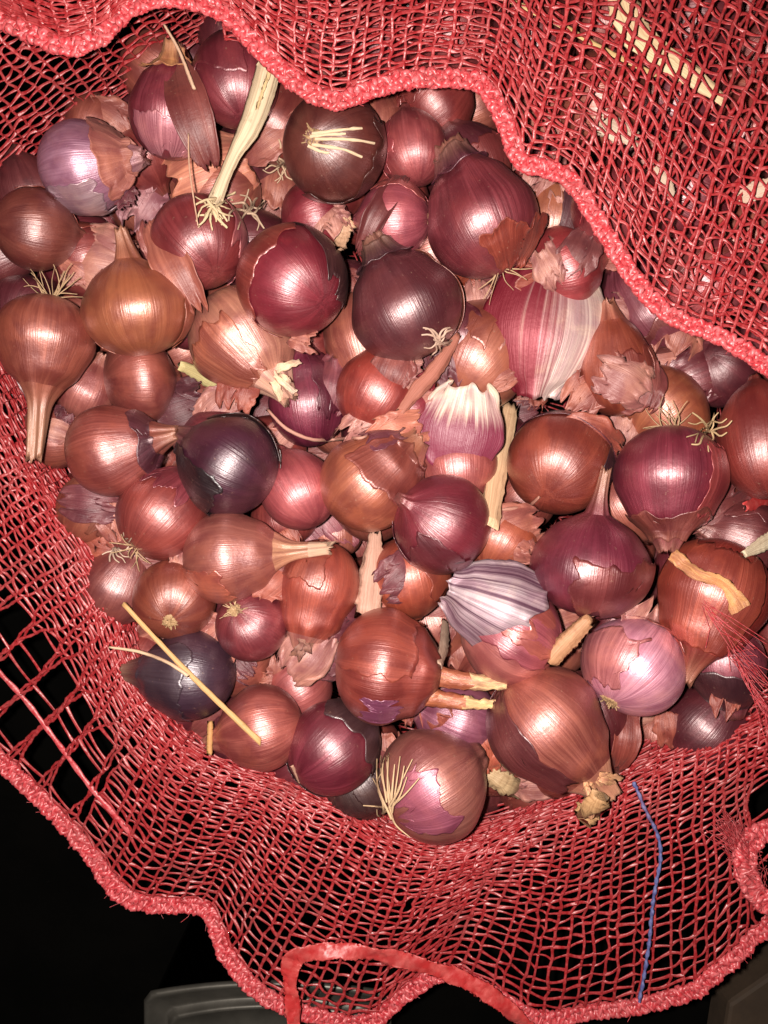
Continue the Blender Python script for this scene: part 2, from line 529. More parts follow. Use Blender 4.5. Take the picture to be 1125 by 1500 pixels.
O(594, 450, 84, 117, 8, .92, .42, .36, (108, 50, 54), 0, 'dull dark maroon onion with a stubby ash-purple neck', .3, .45,
  skins=[(0, 160, .86, 1.15, (90, 52, 58), .05), (150, 60, .2, .8, (168, 106, 78), .03)])
O(645, 766, 73, 150, 34, .98, .22, .15, (134, 40, 56), 0, 'round magenta-red onion with a small puckered tip, touching the copper onion', .35, .2)
O(562, 976, 84, -8, 2, .84, .15, .50, (160, 72, 56), 0, 'shiny red-brown onion with a twin neck like two pale prongs', .35, .5,
  skins=[(38, 16, .42, .62, (140, 76, 104), .02), (-60, 60, .1, .7, (172, 84, 62), .02)])
O(635, 1150, 84, 28, -22, .90, .2, .25, (178, 116, 96), 0, 'pale copper onion with a violet blush and a bushy beard of roots, over the net', .45, .3,
  skins=[(-5, 40, .14, .42, (172, 96, 112), .012)], tuft=None)
O(800, 1062, 86, -48, 6, .98, .62, .34, (176, 104, 82), 0, 'large coppery pink striped onion with a ragged papery neck, beside the net', .75, .8, dry=(206, 150, 108),
  skins=[(72, 50, .1, .85, (120, 58, 56), .03)])
O(930, 974, 76, 48, -22, .92, .2, .25, (242, 180, 186), 0, 'pink white-veined onion with its root plate showing and brown skin torn back', .8, .2, plate=True,
  skins=[(10, 120, .70, .98, (160, 74, 58), .05)])
O(1045, 872, 80, -112, 4, 1.05, .55, .36, (166, 62, 46), 0, 'orange-red onion with a tan dried strip of skin lying across it', .6, .9,
  skins=[(30, 60, .25, .9, (176, 84, 58), .02)])
O(864, 826, 88, 84, 6, .86, .85, .16, (128, 42, 62), 0, 'broad magenta onion with an upright brown neck', .35, .35, bend=(0.05, .05))
O(980, 702, 80, -93, 6, .98, .38, .27, (144, 52, 68), 0, 'magenta striped onion with a brown neck end and dry roots at its crown', .8, .7,
  tuft=(14, .7, (.3, .5, .2)), skins=[(5, 120, .74, 1.08, (146, 78, 64), .03)])
O(1116, 642, 64, 90, -15, 1.42, .1, .16, (152, 62, 50), 0, 'smooth reddish brown onion beside the striped magenta one, next to a red plastic scrap', .35, .1)
O(345, 116, 62, 100, -18, 1.16, .1, .16, (146, 58, 66), 0, 'tall wine-red onion beside the thick straw stalk, under the hem', .35, .1)
O(490, 1092, 68, 35, -30, 1.06, .1, .16, (136, 46, 62), 0, 'wine-red striped onion with a sooty patch, touching the net', .75, .1,
  skins=[(0, 75, .55, .95, (84, 58, 56), .02), (170, 60, .1, .6, (98, 54, 54), .02)])
# level 1
O(820, 676, 78, 60, -40, .98, .1, .16, (162, 78, 54), 1, 'brown onion with a dark purple upper half, beside the pale straw chip', .4, .1,
  skins=[(0, 170, .56, .98, (104, 38, 52), .02), (70, 35, .35, .9, (70, 40, 46), .03)])
O(540, 708, 72, 42, 6, .98, .45, .40, (184, 110, 74), 1, 'copper orange onion with a torn brown collar, behind the round magenta one', .45, .8,
  skins=[(30, 70, .55, 1.05, (150, 76, 58), .05), (-60, 40, .7, 1.1, (134, 74, 84), .05)])
O(355, 497, 76, -52, 10, 1.0, .55, .30, (206, 150, 116), 1, 'pale tan onion with a dark root collar and a white papery neck', .55, .7, plate=True, dry=(222, 186, 152),
  skins=[(40, 44, .45, .9, (190, 118, 84), .02)])
O(450, 588, 58, 97, 8, 1.16, .42, .30, (132, 42, 68), 1, 'purple-magenta onion with thin pale veins and a pointed neck', .8, .9)
O(604, 216, 50, 100, -10, 1.15, .2, .2, (176, 88, 84), 1, 'rosy upright onion next to the dark brown one with cut roots', .5, .3)
O(576, 322, 56, 178, -12, .96, .1, .2, (186, 96, 102), 1, 'very shiny pink onion with a grey root tuft at its side', .6, .2, plate=True, tuft=(10, .35, (0, 0, 0)))
O(250, 166, 60, 82, 16, 1.08, .4, .34, (150, 62, 72), 1, 'wine onion with pinkish white streaks and a frayed tan crown', .85, .5,
  skins=[(-10, 80, .78, 1.15, (190, 140, 84), .16), (20, 60, .15, .45, (206, 140, 138), .02)])
O(290, 352, 70, 120, -25, 1.0, .15, .2, (146, 56, 56), 1, 'dark red onion with a pink peeled side, under the foot of the straw stalk', .6, .2,
  skins=[(120, 56, .2, .85, (194, 118, 114), .03)])
O(206, 556, 68, 10, -25, .74, .15, .2, (164, 92, 74), 1, 'dull brown flattened onion below the squat copper one', .45, .2)
O(240, 752, 68, 55, -25, 1.0, .2, .25, (160, 74, 62), 1, 'red-brown onion with a rosy skin patch and pale root wisps', .55, .4,
  skins=[(-10, 34, .55, .92, (150, 64, 70), .04)], tuft=(12, .55, (0, 0, .3)))
O(256, 876, 60, 100, -60, .95, .1, .16, (158, 84, 58), 1, 'brown onion with a round pale root scar facing up', .35, .1, plate=True)
O(370, 916, 54, -55, -52, 1.0, .1, .16, (148, 62, 66), 1, 'small red onion with a star of short dry roots', .5, .1, plate=True, tuft=(16, .38, (0, 0, 0)))
O(466, 862, 62, -104, 8, 1.12, .7, .36, (176, 84, 60), 1, 'orange-red pear-shaped onion under the cream neck tip, frayed at its end', .6, 1.0, dry=(170, 110, 92))
O(278, 988, 66, 178, -5, 1.0, .5, .34, (72, 46, 62), 1, 'dark bluish black onion with a dusty bloom, under two thin straws', .3, .6,
  skins=[(-10, 60, .45, .95, (78, 62, 70), .02)])
O(382, 1066, 62, 194, 2, .98, .35, .25, (180, 100, 82), 1, 'coppery pink onion pointing its neck at the net, under a straw end', .7, .6)
O(436, 716, 56, 120, -20, 1.1, .2, .25, (184, 92, 90), 1, 'rosy onion squeezed beside the blackish onion', .5, .3)
O(746, 930, 74, 150, 0, .95, .2, .25, (196, 122, 106), 1, 'pinkish copper onion under the silver striped skin', .6, .4, skins=[(40, 60, .2, .8, (178, 92, 96), .02)])
O(668, 680, 60, 95, -12, 1.05, .2, .3, (190, 106, 92), 1, 'pinkish onion capped by a white and purple torn skin', .5, .4)
O(556, 572, 63, 60, -20, 1.05, .1, .16, (176, 74, 58), 3, 'red-orange onion under the dark maroon onion', .4, .2)
O(902, 540, 56, 100, -15, 1.26, .2, .2, (172, 88, 58), 3, 'brown-orange onion behind the maroon and white peel', .4, .3, skins=[(40, 50, .2, .6, (150, 70, 52), .02)])
O(966, 604, 76, 40, -20, .84, .2, .2, (186, 112, 72), 3, 'tan brown onion behind the tuft of roots', .4, .2)
O(956, 446, 83, 130, -15, .96, .2, .2, (112, 42, 52), 3, 'dark maroon onion half covered by the hem', .5, .3, skins=[(-20, 50, .3, .9, (134, 62, 72), .02)])
O(826, 396, 65, 20, -20, .8, .2, .2, (172, 66, 66), 3, 'rosy red onion behind the maroon and white peel', .5, .2)
O(812, 312, 60, 80, -10, 1.2, .2, .2, (184, 116, 76), 3, 'tan onion with a dark maroon skin flap, tucked under the hem', .5, .3,
  skins=[(60, 60, .05, .6, (86, 44, 48), .06)])
O(490, 940, 56, 40, -10, 1.0, .3, .3, (140, 76, 84), 3, 'small dusky purple onion between red-brown ones', .5, .4)
O(668, 1052, 60, 160, -10, 1.0, .2, .25, (164, 100, 116), 3, 'small lilac pink onion under the pale prongs', .5, .3)
O(1062, 972, 56, -80, 0, 1.1, .3, .3, (150, 70, 82), 1, 'purple-pink onion with a dark lower half, under frayed red fibres', .5, .4,
  skins=[(0, 150, .52, .95, (84, 44, 50), .02)])
O(532, 498, 58, -80, -20, 1.25, .1, .2, (190, 118, 90), 3, 'pale tan onion half hidden by the dark maroon one', .4, .2)
O(700, 520, 78, 60, -20, 1.1, .2, .2, (196, 124, 92), 4, 'smooth tan onion bulging beside the maroon and white peel', .3, .2)
O(600, 846, 60, -80, -20, 1.0, .1, .2, (182, 92, 62), 3, 'orange brown onion under the round magenta one', .5, .2)
O(132, 384, 56, 20, -20, .95, .1, .2, (166, 82, 70), 3, 'reddish brown onion wedged between the copper and the brown one', .5, .2)
O(636, 152, 63, 40, -20, .9, .1, .2, (156, 64, 56), 3, 'red-brown onion just below the hem', .4, .2)
O(734, 788, 55, 60, -20, 1.0, .1, .2, (188, 104, 70), 3, 'small copper onion beside the pale straw chip', .4, .2)
O(126, 572, 44, 60, -20, 1.0, .1, .2, (182, 110, 92), 3, 'tiny pinkish tan onion beside the long dry neck', .4, .2)
O(868, 1050, 58, -70, -10, 1.2, .1, .2, (120, 48, 50), 3, 'dark red onion behind the coppery pink striped one', .5, .2)
O(528, 1146, 56, -60, -20, 1.0, .1, .2, (82, 58, 52), 3, 'dull grey-brown onion behind the beard of roots', .4, .2)
O(1006, 516, 57, 20, -20, .9, .1, .2, (124, 50, 56), 3, 'dim wine-red onion between the hem and the tan brown one', .5, .2)
O(1080, 790, 60, 160, -20, .9, .1, .2, (126, 62, 60), 3, 'dull red onion under torn skins near the red plastic scrap', .5, .2)
O(438, 1004, 55, 30, -20, .9, .1, .2, (186, 100, 90), 3, 'small rosy onion in the gap above the wine-red striped one', .5, .2)
O(172, 858, 55, 60, -20, 1.1, .1, .2, (150, 84, 72), 3, 'small brown onion squeezed against the net by the scarred one', .5, .2)
O(138, 742, 52, 60, -20, 1.1, .1, .2, (172, 104, 74), 3, 'small tan onion at the net below the long dry neck', .5, .2)
O(460, 318, 52, 20, -20, .9, .1, .2, (150, 44, 56), 3, 'small crimson onion below the dark brown one', .5, .2)
O(690, 240, 56, 120, -20, 1.0, .1, .2, (110, 48, 56), 3, 'dusky onion behind the wide purple neck', .5, .2)
O(405, 180, 57, 60, -20, 1.0, .1, .2, (150, 74, 60), 3, 'brown-red onion between the straw stalk and the dark brown one', .5, .2)
# under the flap of net
for (x, y, r, a, c) in [(1030, 410, 66, 30, (186, 92, 92)), (900, 300, 64, 100, (150, 60, 62)), (1010, 285, 70, -20, (140, 50, 60)), (1100, 350, 62, 70, (178, 104, 80)),
                        (880, 150, 70, 10, (170, 92, 66)), (990, 150, 68, 140, (126, 48, 60)), (1090, 200, 64, -70, (160, 72, 60)), (780, 60, 66, 50, (120, 52, 52)),
                        (660, 50, 64, 200, (150, 66, 62)), (545, 60, 60, 90, (134, 52, 60)), (900, 30, 66, 70, (168, 92, 74)), (1020, 30, 66, 0, (132, 56, 60)),
                        (1120, 80, 60, 20, (150, 70, 60)), (455, 40, 56, 100, (156, 70, 66)), (1150, 480, 60, 30, (130, 54, 62)), (790, 180, 58, 80, (112, 46, 54))]:
    O(x, y, r, a, -15, 1.0, .15, .2, c, 2, None, .5, .3)

# ------------------------------------------------------------------ onions: pile them up
SPH = []   # (centre, radius)


def settle(px, py, rpx, cap, lo=0.03, k=0.93):
    z = cap
    while z > lo:
        c = P(px, py, z); R = rpx * (CZ - z) / F
        if all(np.linalg.norm(c - q) >= k * (R + s) for q, s in SPH): return c, R
        z -= 0.0015
    return None


def top_z(px, py, zlo=0.10):
    """height of the first onion met along the sight line of a pixel"""
    o = np.array([0, 0, CZ]); d = P(px, py, 0) - o; d /= np.linalg.norm(d); best = zlo
    for c, R in SPH:
        oc = o - c; b = oc @ d; q = b * b - (oc @ oc - R * R)
        if q > 0: best = max(best, (o + d * (-b - math.sqrt(q)))[2])
    return best


for i, q in enumerate(ONIONS):        # the half-hidden ones are pear-shaped too
    if q['level'] == 3 and i % 3 != 0:
        q.update(pear=.6, L=.38, rn=.26, tilt=[-4, 8][i % 2])
CAP = {0: 0.186, 1: 0.180, 2: 0.184, 3: 0.168, 4: 0.150}
for i, s in enumerate(sorted(ONIONS, key=lambda q: q['level'])):
    k = 0.93 if s['level'] in (0, 2) else 0.84
    got = settle(s['x'], s['y'], s['r'] * max(1, .5 + .5 * s['e']), CAP[s['level']], k=k)
    if got is None: continue
    c, Rs = got
    R = s['r'] * (CZ - c[2]) / F
    SPH.append((c, Rs * 0.97))
    s['c'], s['R'] = c, R
    if s['L'] >= .3:
        zd = np.array(frame(s['ang'], s['tilt']))[:, 2]
        for q in np.arange(.95, 1.01 + s['L'], .22):
            SPH.append((c + zd * R * s['e'] * q, max(s['rn'], .18) * R * 1.0))

GROUP = 'onions heaped in the net sack'
count_net = 0
for i, s in enumerate(ONIONS):
    if 'c' not in s: continue
    r = np.random.default_rng(100 + i)
    g = make_geo(s['R'], s['e'], s['L'], s['rn'], s['pear'], r, s['bend'])
    rot = frame(s['ang'], s['tilt'])
    root = empty('onion', s['c'], rot)
    s['root'] = root
    lab = s['label'] or 'red-brown onion seen through the red net flap'
    tag(root, lab, 'onion', GROUP if s['label'] else 'onions under the net flap')
    col = tone(s['col'], s['st'])
    phi = np.linspace(0.05, 0.93, NRING - 8) * PI
    zb = np.r_[-np.cos(phi), ]
    split = s['L'] >= 0.35
    if split:
        zz = np.r_[zb[zb < 0.93], 0.96, 1.0]
        v, f, m = ring_mesh(g, zz, r, True, False)
        mesh_obj('bulb', v, f, M_SKIN, root, col, m)
        zn = np.linspace(1.0, 1 + s['L'], 14)
        v, f, m = ring_mesh(g, zn, r, False, True, ragged=0.10 + 0.05 * s['L'])
        nc = s['dry'] or tuple(0.75 * a + 0.25 * b for a, b in zip(s['col'], (176, 124, 96)))
        if s['dry'] and s['L'] > 1:      # long neck: skin coloured, then a dry tip
            kz = zn[:9]; v1, f1, m1 = ring_mesh(g, kz, r)
            nk = mesh_obj('neck', v1, f1, M_SKIN, root, lin((196, 140, 108), .5), m1)
            v2, f2, m2 = ring_mesh(g, zn[8:], r, False, True, 0.22)
            mesh_obj('dry_tip', v2, f2, M_HUSK, nk, lin(nc, .4), m2)
        else:
            mesh_obj('neck', v, f, M_HUSK if s['dry'] else M_SKIN, root, tone(nc, .6), m)
    else:
        zz = np.r_[zb[zb < 0.93], 0.97, 1.0, 1 + s['L'] * .5, 1 + s['L']]
        v, f, m = ring_mesh(g, zz, r, True, True, 0.0)
        mesh_obj('bulb', v, f, M_SKIN, root, col, m)
    for q in s['skins']:
        v, f, m = skin_patch(g, q[0], q[1], q[2], q[3], r, q[5])
        mesh_obj('outer_skin', v, f, M_SKIN if q[5] < .055 else M_HUSK, root, tone(q[4], min(1, s['st'] + .2)), m, solid=0.0003)
    # a random torn shred of skin on many plain bulbs
    if len(s['skins']) < 2 and r.uniform() < 0.5:
        shade = r.uniform(0.78, 1.18)
        warm = (166, 88, 62) if r.uniform() < .5 else s['col']
        cc = tuple(min(235, (0.5 * a + 0.5 * b) * shade) for a, b in zip(s['col'], warm))
        t0 = r.uniform(0.02, 0.45)
        v, f, m = skin_patch(g, r.choice([-1, 1]) * r.uniform(40, 110), r.uniform(35, 75), t0, t0 + r.uniform(.3, .5), r, 0.02, 0.13)
        mesh_obj('outer_skin', v, f, M_SKIN, root, tone(cc, s['st']), m, solid=0.0003)
    if s['plate']:
        v, f, m = root_plate(g, r)
        mesh_obj('root_plate', v, f, M_FIBRE, root, lin((176, 142, 104)), m)
    if s['tuft']:
        n, ln, bias = s['tuft']
        v, f, m = root_tuft(g, n, ln, r, bias)
        tag(mesh_obj('root_tuft', v, f, M_FIBRE, root, lin((206, 172, 134)), m), kind='stuff')



def find(frag):
    for s in ONIONS:
        if s['label'] and frag in s['label'] and 'c' in s: return s


def into(s, v):
    """world vertices -> the onion's own space"""
    m = np.array((Matrix.Translation(Vector(s['c'])) @ frame(s['ang'], s['tilt']).to_4x4()).inverted())
    return np.asarray(v) @ m[:3, :3].T + m[:3, 3]


def lay(pxs, lift=0.001, n=14, rigid=False, zlo=0.13):
    """a fibre or stick lying on the heap along pixel points; rigid ones bridge the hollows"""
    pxs = np.asarray(pxs, float)
    q = np.column_stack([pxs[:, 0], pxs[:, 1], np.zeros(len(pxs))])
    q = spline(q, n) if len(q) > 2 else np.linspace(q[0], q[1], n)
    z = np.array([top_z(a[0], a[1], zlo) for a in q]) + lift
    if rigid:
        # upper support line under gravity: the stick rests on its two highest props
        t = np.linspace(0, 1, n); best = None
        for k in np.linspace(-0.06, 0.06, 49):
            off = (z - k * (t - .5)).max(); mean = off
            if best is None or mean < best[0]: best = (mean, k)
        z = best[0] + best[1] * (t - .5)
    else:
        for _ in range(3): z = np.maximum(z, np.r_[z[0], (z[:-2] + z[2:]) / 2, z[-1]] - 0.0002)
    return np.array([P(a[0], a[1], zz) for a, zz in zip(q, z)])


def px(w, z=0.2): return w * (CZ - z) / F


# cut roots on the dark brown onion
s = find('three cut roots'); rr = np.random.default_rng(5); parts = []
for path in [[(458, 196), (500, 190), (530, 188)], [(462, 204), (510, 204), (548, 210)], [(458, 212), (500, 218), (530, 230)], [(455, 200), (480, 197), (506, 196)], [(452, 214), (470, 222), (482, 224)]]:
    w = px(2.5) * np.linspace(1.1, 0.8, 12) * rr.uniform(.85, 1.15, 12)
    parts.append(sweep(lay(path, .0012, 12), w, w, 6, rough=0.00008, r=rr))
v, f, m = merge(parts)
mesh_obj('cut_roots', into(s, v), f, M_FIBRE, s['root'], lin((232, 204, 170)), m)
# the beard of roots
s = find('bushy beard'); parts = []
ends = [(566, 1074), (572, 1086), (586, 1108), (558, 1100), (592, 1122), (552, 1112), (604, 1112), (578, 1120), (560, 1130), (570, 1096), (596, 1138), (614, 1140), (546, 1140), (552, 1186), (532, 1180), (600, 1226), (582, 1222)]
for k, e in enumerate(ends):
    b = (566 + rr.uniform(-7, 9), 1186 + rr.uniform(-12, 14))
    md = ((b[0] + e[0]) / 2 + rr.uniform(-9, 5), (b[1] + e[1]) / 2 + rr.uniform(-6, 6))
    p = lay([b, md, e], .005 + rr.uniform(0, .006), 14)
    w = px(1.7) * np.linspace(1.2, 0.55, 14) * rr.uniform(.8, 1.2)
    parts.append(sweep(p, w, w, 5))
v, f, m = merge(parts)
tag(mesh_obj('root_tuft', into(s, v), f, M_FIBRE, s['root'], lin((214, 180, 142)), m), kind='stuff')
# twin neck prongs
s = find('twin neck'); z0 = s['c'][2]
for pth, w0 in [([(600, 978), (650, 992), (700, 1000), (742, 1003)], 17), ([(600, 1012), (645, 1024), (690, 1030), (724, 1032)], 14)]:
    c = np.array([P(a, b, z0 + .004) for a, b in pth]); c = spline(c, 22)
    w = px(w0) * np.interp(np.linspace(0, 1, 22), [0, .35, .8, 1], [1.5, .9, .62, .5])
    v, f, m = sweep(c, w, w * .75, 20, rough=.0003, r=rr)
    v1, f1, m1 = sweep(c[:15], w[:15], w[:15] * .75, 20, rough=.00025, r=rr)
    nk = mesh_obj('neck', into(s, v1), f1, M_SKIN, s['root'], lin((188, 110, 72), .6), m1)
    v2, f2, m2 = sweep(c[13:], w[13:] * np.linspace(1.05, .8, 9), w[13:] * .7, 14, rough=.0005, r=rr)
    mesh_obj('dry_tip', into(s, v2), f2, M_HUSK, nk, lin((214, 178, 128), .4), m2)
# the tan dried strip lying across the orange-red onion
s = find('tan dried strip')
c = lay([(985, 812), (1020, 840), (1050, 850), (1068, 862), (1085, 892)], .003, 20)
w = px(11) * np.interp(np.linspace(0, 1, 20), [0, .5, .7, 1], [1.0, .8, .7, 1.5])
v, f, m = sweep(c, w, w * .22, 12, rough=.0003, r=rr)
mesh_obj('dried_strip', into(s, v), f, M_HUSK, s['root'], lin((204, 146, 92), .5), m, solid=0)
# ragged papery ends on necks
for frag, base, tips, c in [('ragged papery neck', (862, 1132), [(900, 1148), (912, 1140), (876, 1172), (890, 1158), (866, 1198), (858, 1160)], (214, 160, 116)),
                            ('white papery neck', (402, 548), [(424, 562), (440, 530), (432, 575), (412, 585)], (230, 200, 170)),
                            ('frayed at its end', (446, 936), [(436, 968), (450, 958), (426, 962), (458, 946)], (150, 104, 88))]:
    s = find(frag); parts = []
    for e in tips:
        b = (base[0] + rr.uniform(-10, 10), base[1] + rr.uniform(-8, 8))
        z0 = s['c'][2]
        p = spline(np.array([P(b[0], b[1], z0 + .012), P((b[0] + e[0]) / 2 + rr.uniform(-4, 4), (b[1] + e[1]) / 2, z0 + .016), P(e[0], e[1], z0 + rr.uniform(.006, .015))]), 10)
        w = px(rr.uniform(5, 9)) * np.linspace(1, .75, 10) * rr.uniform(.8, 1.15, 10)
        parts.append(sweep(p, w, w * .2, 8, twist=np.linspace(rr.uniform(-.6, .6), rr.uniform(-.9, .9), 10), rough=.0003, r=rr))
    v, f, m = merge(parts)
    mesh_obj('papery_shreds', into(s, v), f, M_HUSK, s['root'], lin(c, .5), m)

# ------------------------------------------------------------------ deeper onions that show in the gaps
PILE = [(-30, 300), (60, 215), (170, 150), (290, 60), (400, -40), (700, -70), (1000, -70), (1200, -20), (1220, 300), (1220, 700), (1200, 980), (1080, 1050), (900, 1130), (760, 1190), (640, 1200), (520, 1150),
        (400, 1110), (280, 1050), (200, 960), (160, 840), (70, 690), (0, 540), (-30, 420)]


def inside(x, y, poly=PILE):
    c = False; n = len(poly)
    for i in range(n):
        x1, y1 = poly[i]; x2, y2 = poly[i - 1]
        if (y1 > y) != (y2 > y) and x < (x2 - x1) * (y - y1) / (y2 - y1) + x1: c = not c
    return c


fr = np.random.default_rng(21)
FILL_COL = [(150, 76, 60), (130, 50, 58), (170, 96, 74), (112, 46, 54), (160, 72, 62), (184, 112, 86), (120, 58, 58)]
protos = []
for k in range(7):
    r = np.random.default_rng(900 + k)
    g = make_geo(0.022, r.uniform(.9, 1.1), .25, .25, r.uniform(.2, .6), r)
    zz = np.r_[-np.cos(np.linspace(.05, .9, 22) * PI), 1.0, 1.25]
    v, f, m = ring_mesh(g, zz, r, True, True)
    me = mesh_obj('onion', v, f, M_SKIN, None, None, m)
    protos.append(me.data); bpy.data.objects.remove(me)
nf = 0; FILL = []
cands = [(x + fr.uniform(-14, 14), y + fr.uniform(-14, 14)) for x in range(-10, 1200, 46) for y in range(-40, 1200, 46)]
fr.shuffle(cands)
for (x, y) in cands:
    if not inside(x, y): continue
    rp = fr.uniform(46, 60)
    got = settle(x, y, rp, 0.150, lo=0.105, k=0.86)
    if got is None: continue
    c, R = got
    o = bpy.data.objects.new('onion', protos[nf % 7]); COL.objects.link(o)
    fc = int(fr.integers(7)); o.color = tone(FILL_COL[fc], .5)
    sc = R / 0.022
    o.matrix_world = Matrix.Translation(Vector(c)) @ frame(fr.uniform(0, 360), fr.uniform(-50, 20)).to_4x4() @ Matrix.Diagonal((sc, sc, sc, 1))
    nm = ('brown', 'wine-red', 'light brown', 'dark maroon', 'reddish brown', 'tan', 'dusky red')[fc]
    tag(o, nm + ' onion buried in the heap, showing only in the gaps between others', 'onion', nm + ' onions deep in the heap')
    FILL.append((len(SPH), o)); SPH.append((c, R)); nf += 1
# those that nothing shows of are left out
gx, gy = np.meshgrid(np.arange(2, 1125, 7.0), np.arange(2, 1300, 7.0)); dd = np.stack([(gx.ravel() - 562.5), (750 - gy.ravel()), np.full(gx.size, -F)], -1)
dd /= np.linalg.norm(dd, axis=1)[:, None]; near = np.full(len(dd), 9.0); who = np.full(len(dd), -1)
for k, (c, R) in enumerate(SPH):
    oc = np.array([0, 0, CZ]) - c; b = dd @ oc; q = b * b - (oc @ oc - R * R); t = np.where(q > 0, -b - np.sqrt(np.maximum(q, 0)), 9.0)
    hit = t < near; near[hit] = t[hit]; who[hit] = k
seen = np.bincount(who[who >= 0], minlength=len(SPH)); gone = set()
for k, o in FILL:
    if seen[k] < 3: gone.add(k); bpy.data.objects.remove(o)
SPH = [q for k, q in enumerate(SPH) if k not in gone]
print('deeper onions', nf - len(gone))

# ------------------------------------------------------------------ loose torn skins
SKN = 'loose onion skins'


def husk(x, y, rpx, ang, tilt, thw, s0, s1, col, label, st=.7, lift=.12, jag=.16, up=.002, mat=None, seed=0, thc=0, flat=1.0, e=1.1, group=None, name='onion_skin'):
    r = np.random.default_rng(3000 + seed + int(x))
    R = px(rpx) ; g = make_geo(R, e, .2, .3, .5, r)
    v, f, m = skin_patch(g, thc, thw, s0, s1, r, lift, jag, base=0.0, nu=40 if group is None else 26, nv=30 if group is None else 18)
    rot = frame(ang, tilt)
    w = v @ np.array(rot).T
    w[:, 2] *= flat
    cen = w.mean(0); cen[2] = w[:, 2].max()
    w = w - cen
    z = top_z(x, y) + up
    o = mesh_obj(name, w, f, mat or M_HUSK, None, tone(col, st) if group or mat is None or mat is M_HUSK else lin(col, st), m, solid=0.00035)
    o.location = P(x, y, z)
    return tag(o, label, 'onion skin', group)


husk(804, 486, 94, -98, -10, 76, .14, .93, (226, 204, 190), 'big curled onion skin, maroon fading to shiny white with a ragged edge', .9, .12, .11, .026, M_PEEL, flat=.5)
husk(714, 886, 82, 158, 8, 60, .38, .95, (186, 166, 168), 'silvery onion skin with dark purple stripes like a shell', .6, .10, .12, .012, M_SHELL, 2)
husk(676, 622, 66, 80, 14, 70, .26, .84, (222, 200, 180), 'whitish crumpled onion skin with a purple lower edge', .9, .14, .12, .015, M_FRINGE, 3, flat=.55)
husk(302, 238, 78, 20, 6, 60, .30, .80, (206, 142, 104), 'tan translucent onion skin with pale bands behind the straw stalk', .9, .10, .10, .004, M_HUSK, 6)
husk(272, 142, 76, 108, 0, 22, .16, .92, (128, 66, 56), 'long narrow brown husk standing over the frayed wine onion', .4, .10, .08, .008, M_HUSK, 7)
husk(246, 378, 72, 118, 0, 20, .2, .85, (160, 98, 74), 'slender brown husk curled along the squat copper onion', .8, .12, .08, .006, M_HUSK, 8)
husk(604, 588, 46, 40, 0, 58, .25, .8, (140, 34, 50), 'crimson skin shard under the reddish dry strip', .5, .16, .2, .003, M_SKIN, 9)
husk(584, 632, 52, 20, 0, 36, .3, .75, (196, 128, 96), 'tan skin shard above the copper orange onion', .4, .12, .2, .003, M_HUSK, 10)
husk(706, 418, 52, 200, 0, 60, .3, .75, (146, 62, 40), 'rust brown skin shard below the golden-striped onion', .6, .14, .16, .003, M_SKIN, 11)
husk(400, 262, 50, 80, 0, 60, .25, .8, (170, 108, 82), 'brown crumpled skin between the straw stalk and the dark brown onion', .6, .22, .22, .004, M_HUSK, 12)
husk(392, 300, 40, 30, 0, 60, .25, .8, (182, 130, 108), 'pale crumpled skin beside the foot of the straw stalk', .6, .26, .22, .004, M_HUSK, 13)
husk(200, 284, 40, 60, 0, 60, .2, .8, (176, 130, 124), 'greyish pink shredded skin below the lilac onion', .6, .3, .25, .003, M_HUSK, 14)
husk(486, 560, 44, 80, 0, 46, .2, .85, (130, 70, 74), 'dusky purple skin shard beside the purple-magenta onion', .6, .2, .2, .002, M_HUSK, 15)
husk(470, 762, 58, 130, 0, 40, .25, .85, (150, 88, 90), 'rosy folded skin between the cream neck tip and the copper orange onion', .8, .2, .16, .002, M_HUSK, 16)
husk(640, 900, 60, 20, 0, 52, .25, .7, (164, 88, 70), 'brown skin flap behind the shiny red-brown onion', .7, .16, .18, .002, M_HUSK, 17)
husk(560, 300, 58, 60, 0, 15, .15, .9, (110, 50, 46), 'dark narrow skin between the dark brown onion and the shiny pink one', .4, .2, .1, .004, M_HUSK, 18)
husk(852, 366, 40, 60, 0, 40, .2, .8, (116, 62, 58), 'grey-brown thin skin by the hem', .6, .2, .2, .002, M_HUSK, 19)
husk(1062, 746, 56, 40, 0, 50, .25, .8, (120, 62, 56), 'brown thin skin beside the red plastic scrap', .6, .2, .2, .002, M_HUSK, 20)
husk(700, 1096, 44, 100, 0, 44, .2, .8, (188, 104, 70), 'orange crumpled skin between the bearded and the coppery pink onion', .7, .25, .2, .002, M_HUSK, 22)
husk(920, 1086, 44, 80, 0, 26, .1, .9, (140, 66, 50), 'russet husk standing by the net near the blue thread', .5, .2, .12, .004, M_HUSK, 23)
husk(676, 482, 50, 100, 0, 40, .2, .85, (112, 44, 54), 'dark maroon skin beside the dull dark maroon onion', .4, .15, .14, .002, M_SKIN, 24)
husk(1036, 545, 56, 20, 0, 50, .25, .75, (116, 46, 54), 'dim wine-red skin shard near the hem', .5, .2, .2, .002, M_SKIN, 25)
husk(956, 1050, 50, 10, 0, 40, .25, .75, (170, 118, 92), 'pale brown skin below the pink white-veined onion', .6, .2, .2, .002, M_HUSK, 26)
husk(258, 596, 54, 20, 0, 56, .25, .75, (84, 36, 44), 'blackish maroon skin above the blackish purple onion', .5, .2, .2, .003, M_HUSK, 27)
husk(388, 596, 60, 60, 0, 60, .25, .8, (120, 60, 62), 'dusky red skin under the purple-magenta onion', .6, .2, .2, .003, M_HUSK, 29)

# ------------------------------------------------------------------ straw, stalks, chips, roots and twigs


